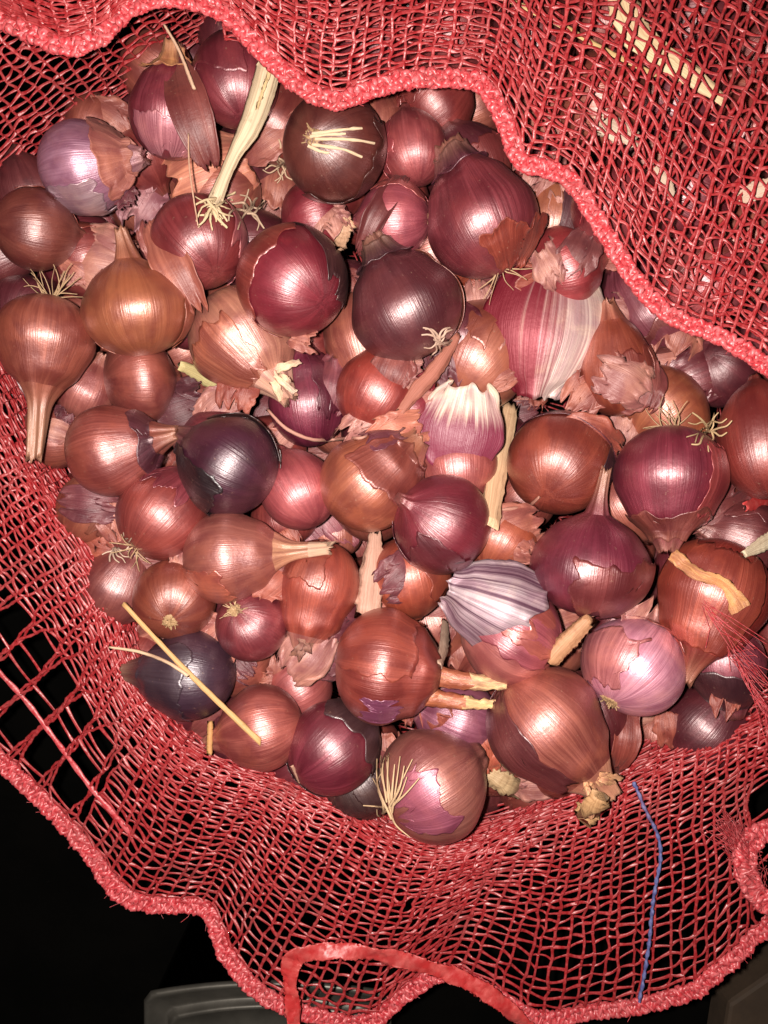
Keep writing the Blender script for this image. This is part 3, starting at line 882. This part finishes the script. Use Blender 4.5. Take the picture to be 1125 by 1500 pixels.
def stick(name, pts, widths, flatness, col, label, cat, lift=.001, rigid=True, sides=14, rough=.00025, n=26, seed=0, twist=None, zlo=.13, mat=None):
    r = np.random.default_rng(5000 + seed)
    c = lay(pts, lift, n, rigid, zlo)
    w = px(1.0, c[:, 2].mean()) * np.interp(np.linspace(0, 1, n), np.linspace(0, 1, len(widths)), widths) / 1.75
    ang = r.normal(size=(1, sides)) * 0.10
    v, f, m = sweep(c, w, w * flatness, sides, twist=twist)
    vv = v.reshape(n, sides, 3); cc = c[:, None, :]
    vv = cc + (vv - cc) * (1 + ang[..., None] + r.normal(size=(n, sides, 1)) * rough * 300)
    # torn ends
    t = (c[-1] - c[0]) / np.linalg.norm(c[-1] - c[0])
    vv[0] += t * r.uniform(-1, 1, (sides, 1)) * w[0] * .9; vv[-1] += t * r.uniform(-1, 1, (sides, 1)) * w[-1] * .9
    v = vv.reshape(-1, 3); cen = c[n // 2]
    fl_ = f.tolist() + [list(range(sides))[::-1], list(range((n - 1) * sides, n * sides))]
    o = mesh_obj(name, v - cen, fl_, mat or M_FIBRE, None, lin(col), m)
    o.location = cen
    return tag(o, label, cat)


# the thick stalk is a thing with parts: stem, node sheath and root foot
stalk = stick('straw_stalk', [(396, 92), (386, 130), (372, 172), (360, 198), (346, 222), (332, 252), (316, 292)], [28, 29, 28, 25, 16, 14, 18], .55, (214, 190, 158),
              'thick cream straw stalk with a split sheath and a rooted foot', 'straw', .006, True, 18, .00006, n=40, seed=1)
sl = np.array(stalk.location)
for pth, wd, c in [([(352, 216), (362, 200), (378, 186), (392, 170)], [10, 14, 12, 4], (196, 170, 138)), ([(346, 226), (356, 214), (364, 198)], [10, 12, 6], (96, 72, 64)), ([(376, 160), (388, 124), (397, 96)], [3, 5, 5], (206, 176, 128))]:
    r = np.random.default_rng(int(pth[0][0])); n = 16
    cc = lay(pth, .0125, n, True); w = px(1.) * np.interp(np.linspace(0, 1, n), np.linspace(0, 1, len(wd)), wd) / 2
    v, f, m = sweep(cc, w, w * .3, 10, rough=.0002, r=r)
    mesh_obj('sheath', v - sl, f, M_FIBRE, stalk, lin(c), m)
parts = []
for k in range(22):
    r = np.random.default_rng(60 + k); b = (310 + r.uniform(-9, 9), 300 + r.uniform(-8, 10))
    a = r.uniform(-2.9, -0.2) if k > 5 else r.uniform(0, 6.28); d = r.uniform(18, 40)
    e = (b[0] + math.cos(a) * d, b[1] - math.sin(a) * d * .8)
    cc = lay([b, ((b[0] + e[0]) / 2 + r.uniform(-6, 6), (b[1] + e[1]) / 2 + r.uniform(-6, 6)), e], .004 + r.uniform(0, .005), 10)
    w = px(r.uniform(2.2, 4.6)) * np.linspace(1, .6, 10) / 1.6
    parts.append(sweep(cc, w, w, 5, rough=.0001, r=r))
v, f, m = merge(parts)
tag(mesh_obj('root_foot', v - sl, f, M_FIBRE, stalk, lin((226, 200, 160)), m), kind='stuff')

stick('straw_chip', [(748, 594), (738, 640), (728, 690), (716, 766)], [20, 26, 24, 22], .3, (226, 186, 148), 'flat pale yellow straw chip wedged beside the brown and purple onion', 'straw', .004, seed=2, sides=20)
stick('straw_chip', [(720, 590), (728, 612), (724, 640)], [34, 28, 12], .4, (220, 200, 176), 'white splintered fibre clump at the head of the yellow straw chip', 'straw', .005, False, 16, .0007, seed=3)
stick('stalk_piece', [(550, 778), (546, 830), (538, 892)], [14, 30, 34], .35, (190, 146, 128), 'greyish pink flattened dry stem standing between copper onions', 'dry stem', .004, seed=4, sides=20)
stick('dry_strip', [(672, 490), (640, 540), (612, 572), (586, 604)], [8, 18, 20, 10], .3, (170, 104, 88), 'reddish brown dry strip leaning on the dark maroon onion', 'dry stem', .004, seed=5, sides=18)
stick('dry_leaf', [(266, 536), (300, 552), (346, 580)], [12, 20, 10], .3, (196, 180, 128), 'yellow-green dry leaf tip under the pale tan onion', 'leaf', .003, seed=6)
stick('straw', [(180, 884), (270, 980), (382, 1088)], [6, 7, 8], .9, (212, 166, 110), 'thin tan straw lying across the bluish black onion', 'straw', .001, seed=7, sides=8)
stick('root_hair', [(160, 948), (205, 955), (245, 970), (276, 990)], [3, 4.5, 4.5, 5], 1, (226, 190, 158), 'pale curved root hair crossing the net to the tan straw', 'root', .003, False, 7, seed=8, zlo=.190)
stick('straw', [(308, 1058), (307, 1104)], [7, 7], .8, (196, 146, 92), 'short upright straw bit by the neck of the coppery pink onion', 'straw', .002, seed=9, sides=8)
stick('root_hair', [(392, 600), (420, 628), (460, 644), (510, 642), (534, 640), (546, 626)], [4, 5, 5, 5, 4, 3], 1, (206, 150, 134), 'long pinkish root hair curving under the purple-magenta onion', 'root', .007, False, 7, n=40, seed=10)
stick('twig', [(728, 747), (760, 744), (776, 740), (790, 728)], [3, 5, 5, 3], 1, (190, 136, 120), 'small forked twig above the small copper onion', 'twig', .003, False, 7, seed=11)
stick('stalk_piece', [(862, 908), (836, 934), (806, 966)], [18, 24, 24], .5, (188, 138, 102), 'tan dry stem stub under the broad magenta onion', 'dry stem', .002, seed=12)
stick('husk_chip', [(716, 1134), (742, 1150), (772, 1164)], [18, 30, 16], .4, (190, 160, 122), 'yellowish crumbly husk chip on the net beside the bearded onion', 'husk', .003, False, 14, .0004, seed=13)
stick('husk_chip', [(880, 1166), (868, 1184), (854, 1200)], [22, 34, 30], .5, (196, 152, 108), 'honey-coloured neck stub resting on the net below the ragged neck', 'husk', .012, False, 14, .0004, seed=14, zlo=.165)
stick('straw_chip', [(1090, 812), (1112, 800), (1140, 784)], [10, 20, 24], .35, (226, 206, 176), 'white wedge of dry stem near the red plastic scrap', 'straw', .004, seed=15)
stick('stalk_piece', [(505, 318), (498, 346), (490, 366)], [22, 24, 16], .4, (198, 156, 126), 'beige crumpled stem bit beside the shiny pink onion', 'dry stem', .003, False, 14, .0007, seed=16)
stick('stalk_piece', [(652, 910), (650, 948), (642, 974)], [10, 14, 12], .5, (204, 170, 150), 'pale upright fibre beside the silver striped skin', 'dry stem', .003, seed=17)
stick('root_hair', [(240, 36), (262, 74), (284, 130)], [3, 4, 5], 1, (220, 180, 152), 'fine pale root hair in front of the long brown husk', 'root', .012, True, 7, seed=18, zlo=.19)
stick('straw', [(276, 196), (278, 250), (290, 330)], [2.5, 2.5, 2], 1, (222, 176, 150), 'hair-thin fibre hanging over the tan banded skin', 'straw', .012, True, 6, seed=19, zlo=.19)
stick('straw', [(1006, 780), (1022, 770)], [6, 5], .6, (226, 186, 164), 'tiny white splinter below the striped magenta onion', 'straw', .004, seed=20)
stick('straw', [(428, 1122), (440, 1146)], [4, 5], .8, (196, 150, 128), 'short grey splinter between the wine-red onion and the net', 'straw', .004, seed=21)
stick('plastic_scrap', [(1092, 742), (1112, 736), (1140, 722)], [12, 20, 18], .25, (200, 30, 40), 'shiny red plastic scrap on the smooth reddish brown onion', 'plastic scrap', .006, seed=22, mat=M_RIBBON)

# wiry root nests
for k, (x, y, d, c, lab) in enumerate([(412, 238, 22, (222, 188, 158), 'curly nest of pale roots near the dark brown onion'), (1040, 628, 24, (216, 184, 140), 'coiled pale roots beside the smooth reddish brown onion'),
                                       (362, 310, 26, (206, 176, 150), 'tangled pale roots beside the foot of the straw stalk'), (170, 802, 18, (214, 184, 164), 'white root wisp between the small brown onion and the rosy-patched one'),
                                       (640, 500, 20, (214, 180, 160), 'little pale root wisp under the dark maroon onion')]):
    r = np.random.default_rng(80 + k); parts = []
    for j in range(11):
        a = r.uniform(0, 6.28); pts = [(x + r.uniform(-5, 5), y + r.uniform(-5, 5))]
        for q in range(3):
            a += r.uniform(-1.1, 1.1); pts.append((pts[-1][0] + math.cos(a) * d * .45, pts[-1][1] + math.sin(a) * d * .45))
        cc = lay(pts, .003 + r.uniform(0, .004), 12); w = px(r.uniform(1.4, 2.6)) * np.linspace(1, .6, 12)
        parts.append(sweep(cc, w, w, 5))
    v, f, m = merge(parts); cen = v.mean(0)
    o = mesh_obj('root_nest', v - cen, f, M_FIBRE, None, lin(c), m); o.location = cen
    tag(o, lab, 'roots')

# straw and chaff trapped between the two layers of the folded net
for k, (pts, wd, c, lab) in enumerate([([(905, -20), (925, 40), (965, 80), (1010, 110), (1062, 150)], [40, 44, 34, 28, 14], (226, 196, 156), 'broad cream straw leaf trapped under the folded net'),
                                       ([(700, -20), (800, 25), (880, 70), (960, 110)], [6, 7, 7, 6], (216, 180, 124), 'long thin yellow straw trapped under the folded net'),
                                       ([(880, 178), (905, 190), (935, 205)], [26, 30, 18], (200, 176, 156), 'whitish husk clump trapped under the folded net'),
                                       ([(1085, 290), (1110, 278), (1140, 270)], [16, 24, 20], (214, 180, 160), 'pale skin scrap trapped under the folded net beside the right hem' if False else 'pale pinkish skin scrap trapped under the folded net'),
                                       ([(960, 240), (975, 262), (984, 285)], [12, 14, 10], (196, 170, 150), 'small grey chip trapped under the folded net')]):
    stick('straw_leaf' if k == 0 else 'straw' if k == 1 else 'husk_chip', pts, wd, .12, c, lab, 'straw' if k < 2 else 'husk', .004, True, 12, .0004, seed=40 + k, zlo=.214)

# small flakes caught in the hollows
fk = np.random.default_rng(77); made = 0; tries = 0
while made < 120 and tries < 9000:
    tries += 1
    x, y = fk.uniform(60, 1110), fk.uniform(80, 1190)
    if not inside(x, y): continue
    if top_z(x, y) > 0.190: continue
    if any(q['level'] in (0, 1) and math.hypot(q['x'] - x, q['y'] - y) < .8 * q['r'] for q in ONIONS): continue
    ci = int(fk.integers(5)); col = [(172, 112, 88), (140, 78, 66), (112, 56, 60), (182, 134, 112), (164, 92, 68)][ci]; nm = ('tan', 'brown', 'maroon', 'cream', 'rust')[ci]
    husk(x, y, fk.uniform(24, 56), fk.uniform(0, 360), fk.uniform(-20, 30), fk.uniform(25, 60), .25, fk.uniform(.55, .85), col,
         'small torn %s flake of dry onion skin caught between bulbs' % nm, .6, .16, .2, .002, M_HUSK, 100 + made, group=nm + ' skin flakes in the hollows', name='skin_flake')
    made += 1

# ------------------------------------------------------------------ the red net sack
bag = empty('net_sack', (0.02, 0.06, 0.0))
tag(bag, 'open red plastic net sack with a knitted hem folded over the onions', 'net sack')
BO = np.array([0.02, 0.06, 0.0])


def bag_part(name, V, Fc, mat, kind='stuff'):
    o = mesh_obj(name, np.asarray(V) - BO, Fc, mat, bag)
    if kind: o['kind'] = kind
    return o


class Sheet:
    """smooth surface through a grid of world points, with wrinkles"""
    def __init__(s, rows, seed, wz=0.003, wx=0.0016):
        s.G = np.array(rows, float); s.nr, s.nc = s.G.shape[:2]
        r = np.random.default_rng(seed); s.a, s.b, s.c = wob(r, 7, 60), wob(r, 7, 75), wob(r, 7, 75)
        s.d = wob(r, 5, 160)
        s.wz, s.wx = wz, wx

    def __call__(s, u, v):
        """u, v arrays in 0..1, same shape"""
        sh = np.shape(u); u = np.ravel(u) * (s.nc - 1); v = np.ravel(v) * (s.nr - 1)
        Wu, Wv = crw(u, s.nc), crw(v, s.nr)
        p = np.einsum('kr,kc,rcd->kd', Wv, Wu, s.G)
        p = p + np.stack([s.b(p) * s.wx + s.d(p) * .0005, s.c(p) * s.wx, s.a(p) * s.wz + s.d(p) * .0012], -1)
        return p.reshape(sh + (3,))

    def even(s, n, v=0.5):
        t = np.linspace(0, 1, 600); q = s(t, np.full(600, v))
        d = np.r_[0, np.cumsum(np.linalg.norm(np.diff(q, axis=0), axis=1))]
        return lambda x: np.interp(x * d[-1], d, t), d[-1]


def knit(sheet, pitch, step, seed, wt=0.00062, v_mid=0.5, skip=None, vlen=None, v0=0.0, v1=1.0, jit=0.12, thin=1.0, bunch=None):
    """raschel net: straight chains (pillars) across the sheet, slanting tapes between neighbours"""
    r = np.random.default_rng(seed)
    um, length = sheet.even(2, v_mid)
    n = max(3, int(length / pitch))
    us = np.linspace(0, 1, n) + r.normal(size=n) * jit / n
    if vlen is None:
        q = sheet(np.full(40, .5), np.linspace(0, 1, 40)); vlen = np.linalg.norm(np.diff(q, axis=0), axis=1).sum()
    m = max(4, int(vlen / step))
    vs = np.linspace(v0, v1, m)
    # chain nodes with slow sideways drift, so that the meshes open and close
    drift = np.cumsum(r.normal(size=(n, m)) * 0.05, axis=1); drift -= drift.mean(1, keepdims=True)
    drift = np.clip(drift, -0.42, 0.42) + r.normal(size=(n, m)) * jit * .35
    pos = us[:, None] + drift / n
    if bunch is not None:
        cen = us[np.clip((np.arange(n) // 3) * 3 + 1, 0, n - 1)][:, None]; bk = bunch(us[:, None], vs[None, :])
        tw_ = np.sin(vs[None, :] * 60 + np.arange(n)[:, None] * 2.1) * .18 / n
        pos = pos * (1 - bk) + (cen + tw_) * bk
    U = um(np.clip(pos, 0, 1)); Vv = np.broadcast_to(vs[None], (n, m)) + r.normal(size=(n, m)) * 0.08 / m
    nodes = sheet(U, np.clip(Vv, 0, 1)); nodes[..., 2] += r.normal(size=(n, m)) * .0003
    parts = []
    # pillars: resample each chain between its nodes
    k = 3
    t = np.linspace(0, m - 1, (m - 1) * k + 1); W = crw(t, m)
    chains = np.einsum('km,nmd->nkd', W, nodes)
    lump = 1 + 0.22 * np.cos(np.arange(chains.shape[1]) * 2 * PI / k)
    w = wt * lump[None, :] * r.uniform(.85, 1.2, (n, 1))
    keep = np.ones(n, bool)
    parts.append(sweep(chains[keep], w[keep] * 1.12, w[keep] * .45, 6)[:3])
    # tapes
    A, B, WW = [], [], []
    for i in range(n - 1):
        for j in range(m):
            fr_ = .34 * (1 if (i + j) % 2 else -1) + r.normal() * .10
            ja, jb = np.clip(j - fr_ / 2, 0, m - 1.001), np.clip(j + fr_ / 2, 0, m - 1.001)
            if skip is not None and skip((us[i] + us[i + 1]) / 2, vs[j], r): continue
            A.append(nodes[i, int(ja)] * (1 - ja % 1) + nodes[i, int(ja) + 1] * (ja % 1)); B.append(nodes[i + 1, int(jb)] * (1 - jb % 1) + nodes[i + 1, int(jb) + 1] * (jb % 1)); WW.append(wt * thin * r.uniform(.7, 1.25))
    A, B, WW = np.array(A), np.array(B), np.array(WW)
    s_ = np.linspace(0, 1, 5)[None, :, None]
    path = A[:, None] * (1 - s_) + B[:, None] * s_
    sag = np.sin(s_ * PI) * r.normal(size=(len(A), 1, 3)) * np.array([.00035, .00035, .0006])
    path = path + sag
    w2 = WW[:, None] * np.array([1.15, .9, .8, .9, 1.15])[None]
    tw = r.uniform(-.9, .9, (len(A), 1)) * np.linspace(-1, 1, 5)[None]
    parts.append(sweep(path, w2 * 1.2, w2 * .28, 6, twist=tw))
    V, Fc, Me = merge(parts)
    return V, Fc


def hem_cord(path, seed, width=0.0028, strands=7):
    """thick knitted edge: lumpy strands plaited round the edge line"""
    r = np.random.default_rng(seed); n = len(path)
    d = np.r_[0, np.cumsum(np.linalg.norm(np.diff(path, axis=0), axis=1))]
    t = np.gradient(path, axis=0); t /= np.linalg.norm(t, axis=1)[:, None]
    b = np.cross(t, np.array([0.05, .03, 1.0])); b /= np.linalg.norm(b, axis=1)[:, None]; nn = np.cross(b, t)
    parts = []
    wn = 1 + .18 * wob1(r, 6, 40)(d)
    for k in range(strands):
        ph = 2 * PI * k / strands; lam = 0.0105
        a = d / lam * 2 * PI + ph + .6 * wob1(r, 6, 120)(d)
        lat = np.sin(a) * width * wn; ver = np.cos(2 * a + ph) * width * .32 + (k % 2) * .0009
        p = path + b * lat[:, None] + nn * ver[:, None] + r.normal(size=path.shape) * .00016
        w = .00125 * (1 + .35 * np.sin(d / .0036 * 2 * PI + ph * 3)) * r.uniform(.8, 1.15)
        parts.append(sweep(p, w, w * .8, 6))
    for s_ in (-1, 1):      # crochet loops along both edges
        a = d / .0052 * 2 * PI
        p = path + b * (s_ * width * (.78 + .24 * np.sin(a)))[:, None] + nn * (.0006 * np.cos(a))[:, None]
        w = .00115 * (1 + .3 * np.cos(a)); parts.append(sweep(p, w, w, 6))
    V, Fc, Me = merge(parts)
    # stray fibres
    m = int(n * .22); idx = r.integers(1, n - 1, m); fb = []
    for i in idx:
        p0 = path[i] + b[i] * r.uniform(-1, 1) * width
        dd = b[i] * r.choice([-1, 1]) * r.uniform(.3, 1) + nn[i] * r.uniform(0, .8) + t[i] * r.normal() * .8
        L = r.uniform(.002, .006)
        fb.append(np.stack([p0, p0 + dd * L * .5 + r.normal(size=3) * .0006, p0 + dd * L + r.normal(size=3) * .0012]))
    v2, f2, _ = sweep(np.array(fb), .00012, .00012, 3)
    return np.vstack([V, v2]), np.vstack([Fc, f2 + len(V)])


# flap folded in over the heap (top and right)
HEM_T = [(-90, 20, .232), (-40, 12, .234), (0, 26, .236), (50, 52, .238), (100, 72, .24), (150, 56, .24), (190, 20, .238), (250, 2, .236), (330, 18, .232), (390, 80, .228), (435, 122, .226), (490, 146, .225), (545, 128, .224), (600, 116, .222),
         (660, 118, .222), (705, 130, .222), (738, 180, .222), (765, 234, .221), (800, 246, .221), (838, 266, .221), (880, 330, .221), (930, 410, .220), (980, 460, .219), (1050, 492, .218), (1125, 540, .217), (1210, 600, .214)]
rows = []
lens = [170, 160, 150, 160, 180, 170, 150, 150, 170, 250, 290, 320, 330, 340, 360, 380, 430, 480, 500, 520, 560, 600, 620, 620, 620, 600]
for q, zz in [(0, 0), (.18, .004), (.45, .010), (.75, .008), (1.0, -.006)]:
    row = []
    for (x, y, z), L in zip(HEM_T, lens):
        dx = np.interp(x, [0, 400, 700, 1125], [-.20, 0.02, .20, .34])
        row.append(P(x + dx * L * q, y - L * q * (1 - .12 * q), z + zz))
    rows.append(row)
flap = Sheet(rows, 11, .0022, .0014)
V, Fc = knit(flap, .0062, .0046, 12, .00075, .3, vlen=.155)
bag_part('folded_net', V, Fc, M_NET)
hp = flap(np.linspace(0, 1, 760), np.zeros(760)); hp = spline(hp, 760)
V, Fc = hem_cord(hp, 13)
bag_part('hem', V, Fc, M_HEM)

# second layer of net under the flap (the far wall of the sack lying on the heap)
rows = []
for q in np.linspace(0, 1, 5):
    row = []
    for k, (x0, y0, x1, y1) in enumerate([(330, 60, 300, -140), (450, 60, 470, -150), (600, 60, 640, -150), (740, 110, 800, -150), (810, 210, 980, -150), (880, 260, 1120, -130), (950, 380, 1230, -40), (1040, 455, 1270, 150), (1130, 500, 1290, 330), (1220, 560, 1300, 480)]):
        row.append(P(x0 + (x1 - x0) * q, y0 + (y1 - y0) * q, .2155 + .006 * math.sin(q * 3) - .02 * q * q))
    rows.append(row)
under = Sheet(rows, 15, .0016, .0016)
V, Fc = knit(under, .0066, .0050, 16, .00066, .5, vlen=.12)
bag_part('inner_net', V, Fc, M_NET)

# wall of the sack rising in the corner by the lilac onion
rows = []
b0 = [(-70, 420), (-40, 330), (40, 235), (110, 180), (180, 140), (250, 85), (310, 45), (370, 5), (430, -40)]
b1 = [(-260, 300), (-200, 200), (-120, 90), (-60, 10), (10, -50), (100, -90), (200, -110), (300, -130), (400, -150)]
for q, zz in [(0, .150), (.2, .176), (.5, .200), (.8, .214), (1, .224)]:
    rows.append([P(a[0] + (c[0] - a[0]) * q, a[1] + (c[1] - a[1]) * q, zz) for a, c in zip(b0, b1)])
corner = Sheet(rows, 17, .0025, .0016)
V, Fc = knit(corner, .0064, .0036, 18, .00074, .5, vlen=.10)
bag_part('corner_net', V, Fc, M_NET)

# collar: left and bottom, turned outwards
bord = [(-60, 470), (-10, 560), (55, 690), (130, 800), (178, 900), (205, 985), (300, 1090), (420, 1140), (520, 1180), (600, 1225), (700, 1222), (800, 1180), (900, 1140), (1000, 1092), (1125, 1030), (1240, 980)]
hemb = [(-330, 560), (-290, 680), (-220, 830), (-130, 980), (-30, 1080), (40, 1152), (130, 1250), (212, 1338), (246, 1312), (296, 1326), (330, 1396), (384, 1452), (480, 1488), (545, 1498), (586, 1466), (612, 1432), (660, 1428), (715, 1452), (765, 1490), (840, 1488), (985, 1462), (1060, 1410), (1140, 1340), (1250, 1260)]
bw = np.array([(a, b, 0) for a, b in bord], float); hw = np.array([(a, b, 0) for a, b in hemb], float)
NC = 30
bq = spline(bw, NC); hq = spline(hw, NC)
rows = []
for q, zz in [(-.10, .128), (0, .158), (.14, .172), (.36, .166), (.65, .156), (1.0, .146)]:
    row = []
    for k in range(NC):
        u = k / (NC - 1)
        x = bq[k, 0] + (hq[k, 0] - bq[k, 0]) * q; y = bq[k, 1] + (hq[k, 1] - bq[k, 1]) * q
        left = np.interp(u, [0, .25, .45, 1], [1, .9, .2, 0])
        row.append(P(x, y, zz + left * .014 * (1 if q > -.05 else 0) + (.006 * math.sin(u * 37) * q)))
    rows.append(row)
collar = Sheet(rows, 21, .0035, .0022)


def stretched(u, v, r):
    if .205 < u < .37 and .66 < v < .93: return r.uniform() < .80
    if .90 < u < .97 and .6 < v < .97: return r.uniform() < .55
    return r.uniform() < .012


def bunching(u, v):
    f = lambda x, a, b, c, d: np.clip((x - a) / (b - a), 0, 1) * np.clip((d - x) / (d - c), 0, 1)
    return .93 * f(u, .19, .23, .34, .385) * f(v, .58, .70, .90, .99) + .8 * f(u, .885, .91, .96, .985) * f(v, .5, .65, .9, .98)


V, Fc = knit(collar, .0060, .0031, 22, .00072, .6, skip=stretched, vlen=.145, bunch=bunching)
bag_part('collar_net', V, Fc, M_NET)
hp = spline(collar(np.linspace(0, 1, 900), np.ones(900)), 900)
V, Fc = hem_cord(hp, 23, .0034, 8)
bag_part('hem', V, Fc, M_HEM)
hp = spline(np.array([P(a, b, z) for a, b, z in [(1170, 1345, .165), (1122, 1322, .170), (1096, 1290, .173), (1090, 1256, .173), (1104, 1226, .170), (1150, 1206, .165)]]), 150)
V, Fc = hem_cord(hp, 24, .0044, 8)
bag_part('hem', V, Fc, M_HEM)
# tape running beside the hem where the net is stretched open
tp = collar(np.linspace(.17, .40, 90), np.full(90, .83)); tp = spline(tp, 90)
v, f, _ = sweep(tp, .0013 * (1 + .15 * np.sin(np.arange(90) * .9)), .0006, 8)
bag_part('hem_tape', v, f, M_HEM, None)
# blue thread knitted into the collar
um = 0.815
bt = np.array([P(a, b, z) for a, b, z in [(928, 1145, .176), (945, 1185, .176), (964, 1225, .173), (967, 1262, .171), (958, 1310, .168), (952, 1370, .163), (945, 1420, .160), (936, 1468, .157)]])
bt = spline(bt, 120); bt += np.random.default_rng(3).normal(size=bt.shape) * .00012
w = .0009 * (1 + .25 * np.sin(np.arange(120) * 1.1))
v, f, _ = sweep(bt, w, w, 6)
o = bag_part('blue_thread', v, f, M_BLUE, None)
# flat drawstring ribbon
rb = np.array([P(a, b, z) for a, b, z in [(428, 1540, .172), (430, 1490, .172), (425, 1440, .173), (430, 1406, .174), (470, 1394, .174), (540, 1396, .172), (610, 1412, .168), (680, 1436, .166), (730, 1466, .164), (780, 1510, .158), (830, 1560, .15)]])
rb = spline(rb, 160); r = np.random.default_rng(4)
w = .0040 * (1 + .4 * wob1(r, 8, 5)(np.linspace(0, 6, 160)))
v, f, _ = sweep(rb, w, .0004, 14, twist=.9 * wob1(r, 6, 3)(np.linspace(0, 6, 160))[None], rough=.00035, r=r)
bag_part('drawstring', v, f, M_RIBBON, None)
# frayed tuft on the hem by the blue thread
fb = []
for k in range(320):
    q = r.uniform(); p0 = P(1075 + 40 * q + r.normal() * 5, 1225 + 75 * q + r.normal() * 8, .166 + r.uniform(0, .008)); d = np.array([r.normal() * .3 - .45, r.normal() * .3 + .75, r.uniform(.0, .5)])
    L = r.uniform(.006, .016); fb.append(np.stack([p0, p0 + d * L * .5 + r.normal(size=3) * .001, p0 + d * L + r.normal(size=3) * .002]))
v, f, _ = sweep(np.array(fb), .00018, .00018, 3)
bag_part('frayed_fibres', v, f, M_HEM)
fb = []
for k in range(60):
    q = r.uniform(0, 1); p0 = P(1030 + 85 * q + r.normal() * 4, 880 + 150 * q + r.normal() * 4, .212 - .02 * q); d = np.array([.8 + r.normal() * .3, -1.0 + r.normal() * .3, 0])
    L = r.uniform(.008, .022); fb.append(np.stack([p0, p0 + d * L * .5 + r.normal(size=3) * .0012, p0 + d * L + r.normal(size=3) * .002]))
v, f, _ = sweep(np.array(fb), .00016, .00016, 3)
bag_part('frayed_fibres', v, f, M_HEM)

# body of the sack: wall and bottom under the heap
ring = [(-60, 400), (0, 560), (120, 800), (215, 985), (400, 1130), (600, 1215), (780, 1190), (950, 1115), (1240, 980), (1280, 600), (1270, 200), (1230, -60), (900, -130), (560, -130), (330, -60), (100, 170), (-60, 400)]
rows = []
C0 = P(580, 520, 0)
for sc, zz in [(1.0, .150), (1.0, .10), (.97, .05), (.93, .012), (.82, .004), (.4, .004), (.03, .004)]:
    row = []
    for a, b in ring:
        w_ = P(a, b, .150); c_ = np.array([C0[0], C0[1], 0]); q = c_ + (w_ - c_) * sc; q[2] = zz; row.append(q)
    rows.append(row)
body = Sheet(rows, 31, .0008, .0012)
V, Fc = knit(body, .011, .009, 32, .0006, .3, vlen=.42)
V[:, 2] = np.maximum(V[:, 2], .0008)
bag_part('body_net', V, Fc, M_NET)

# ------------------------------------------------------------------ around the sack
# steel pot on the floor, the bowed edge of its lid just showing
pot = empty('steel_pot', tuple(P(420, 1700, 0.0)))
tag(pot, 'dull steel pot with a flat lid, on the dark floor under the hem', 'pot')
tc0 = P(420, 1700, 0.0); zt = 0.10


def pot_outline(inset, z):
    pts = []; cx, hw_, yt, yb = 392, 180 - inset, 1438 + inset, 1900 - inset
    for x in np.linspace(cx - hw_, cx + hw_, 41):
        t_ = (x - cx) / hw_; pts.append((x, yt + 17 * t_ * t_ + (10 * max(0, (abs(t_) - .95) / .05) ** 2)))
    pts += [(cx + hw_, yt + 120), (cx + hw_ - 20, yb), (cx - hw_ + 20, yb), (cx - hw_, yt + 120)]
    return np.array([(p[0], p[1], z) for p in (P(a, b, zt) for a, b in pts)])


nn_ = len(pot_outline(0, 0))
lev = [(8, .001), (8, zt - .004), (2, zt - .003)]
V = np.concatenate([pot_outline(i, z) for i, z in lev]) - tc0
mesh_obj('wall', V, grid_faces(nn_, len(lev), True), M_STEEL, pot, solid=.0012)
lev = [(0, zt - .002), (0, zt), (3, zt + .0016), (8, zt), (26, zt - .005), (32, zt - .005), (35, zt - .001), (38, zt + .0004), (42, zt - .002), (60, zt - .003), (140, zt - .002)]
V = np.concatenate([pot_outline(i, z) for i, z in lev]) - tc0
k0 = (len(lev) - 1) * nn_; Fl = grid_faces(nn_, len(lev), True).tolist() + [[k0 + i for i in range(nn_)][::-1]]
mesh_obj('lid', V, Fl, M_STEEL, pot, solid=.001)
# brown board at the other corner
bd = empty('board', tuple(P(1300, 1500, 0)))
bb = [P(a, b, .03) - P(1300, 1500, 0) for a, b in [(1042, 1640), (1068, 1470), (1400, 1240), (1700, 1500)]]
Vb = np.array([(p[0], p[1], .001) for p in bb] + [(p[0], p[1], .03) for p in bb])
bo_ = mesh_obj('board', Vb, [(3, 2, 1, 0), (4, 5, 6, 7), (0, 1, 5, 4), (1, 2, 6, 5), (2, 3, 7, 6), (3, 0, 4, 7)], M_BOARD, None, smooth=False)
bv = bo_.modifiers.new('bevel', 'BEVEL'); bv.width = .003; bv.segments = 2
bo_.location = P(1300, 1500, 0); bpy.data.objects.remove(bd); bo_.name = 'board'
tag(bo_, 'dim brown board lying on the dark floor beside the hem', 'board')

scene.render.engine = 'CYCLES'
scene.cycles.max_bounces = 4
scene.cycles.diffuse_bounces = 1
scene.cycles.glossy_bounces = 2
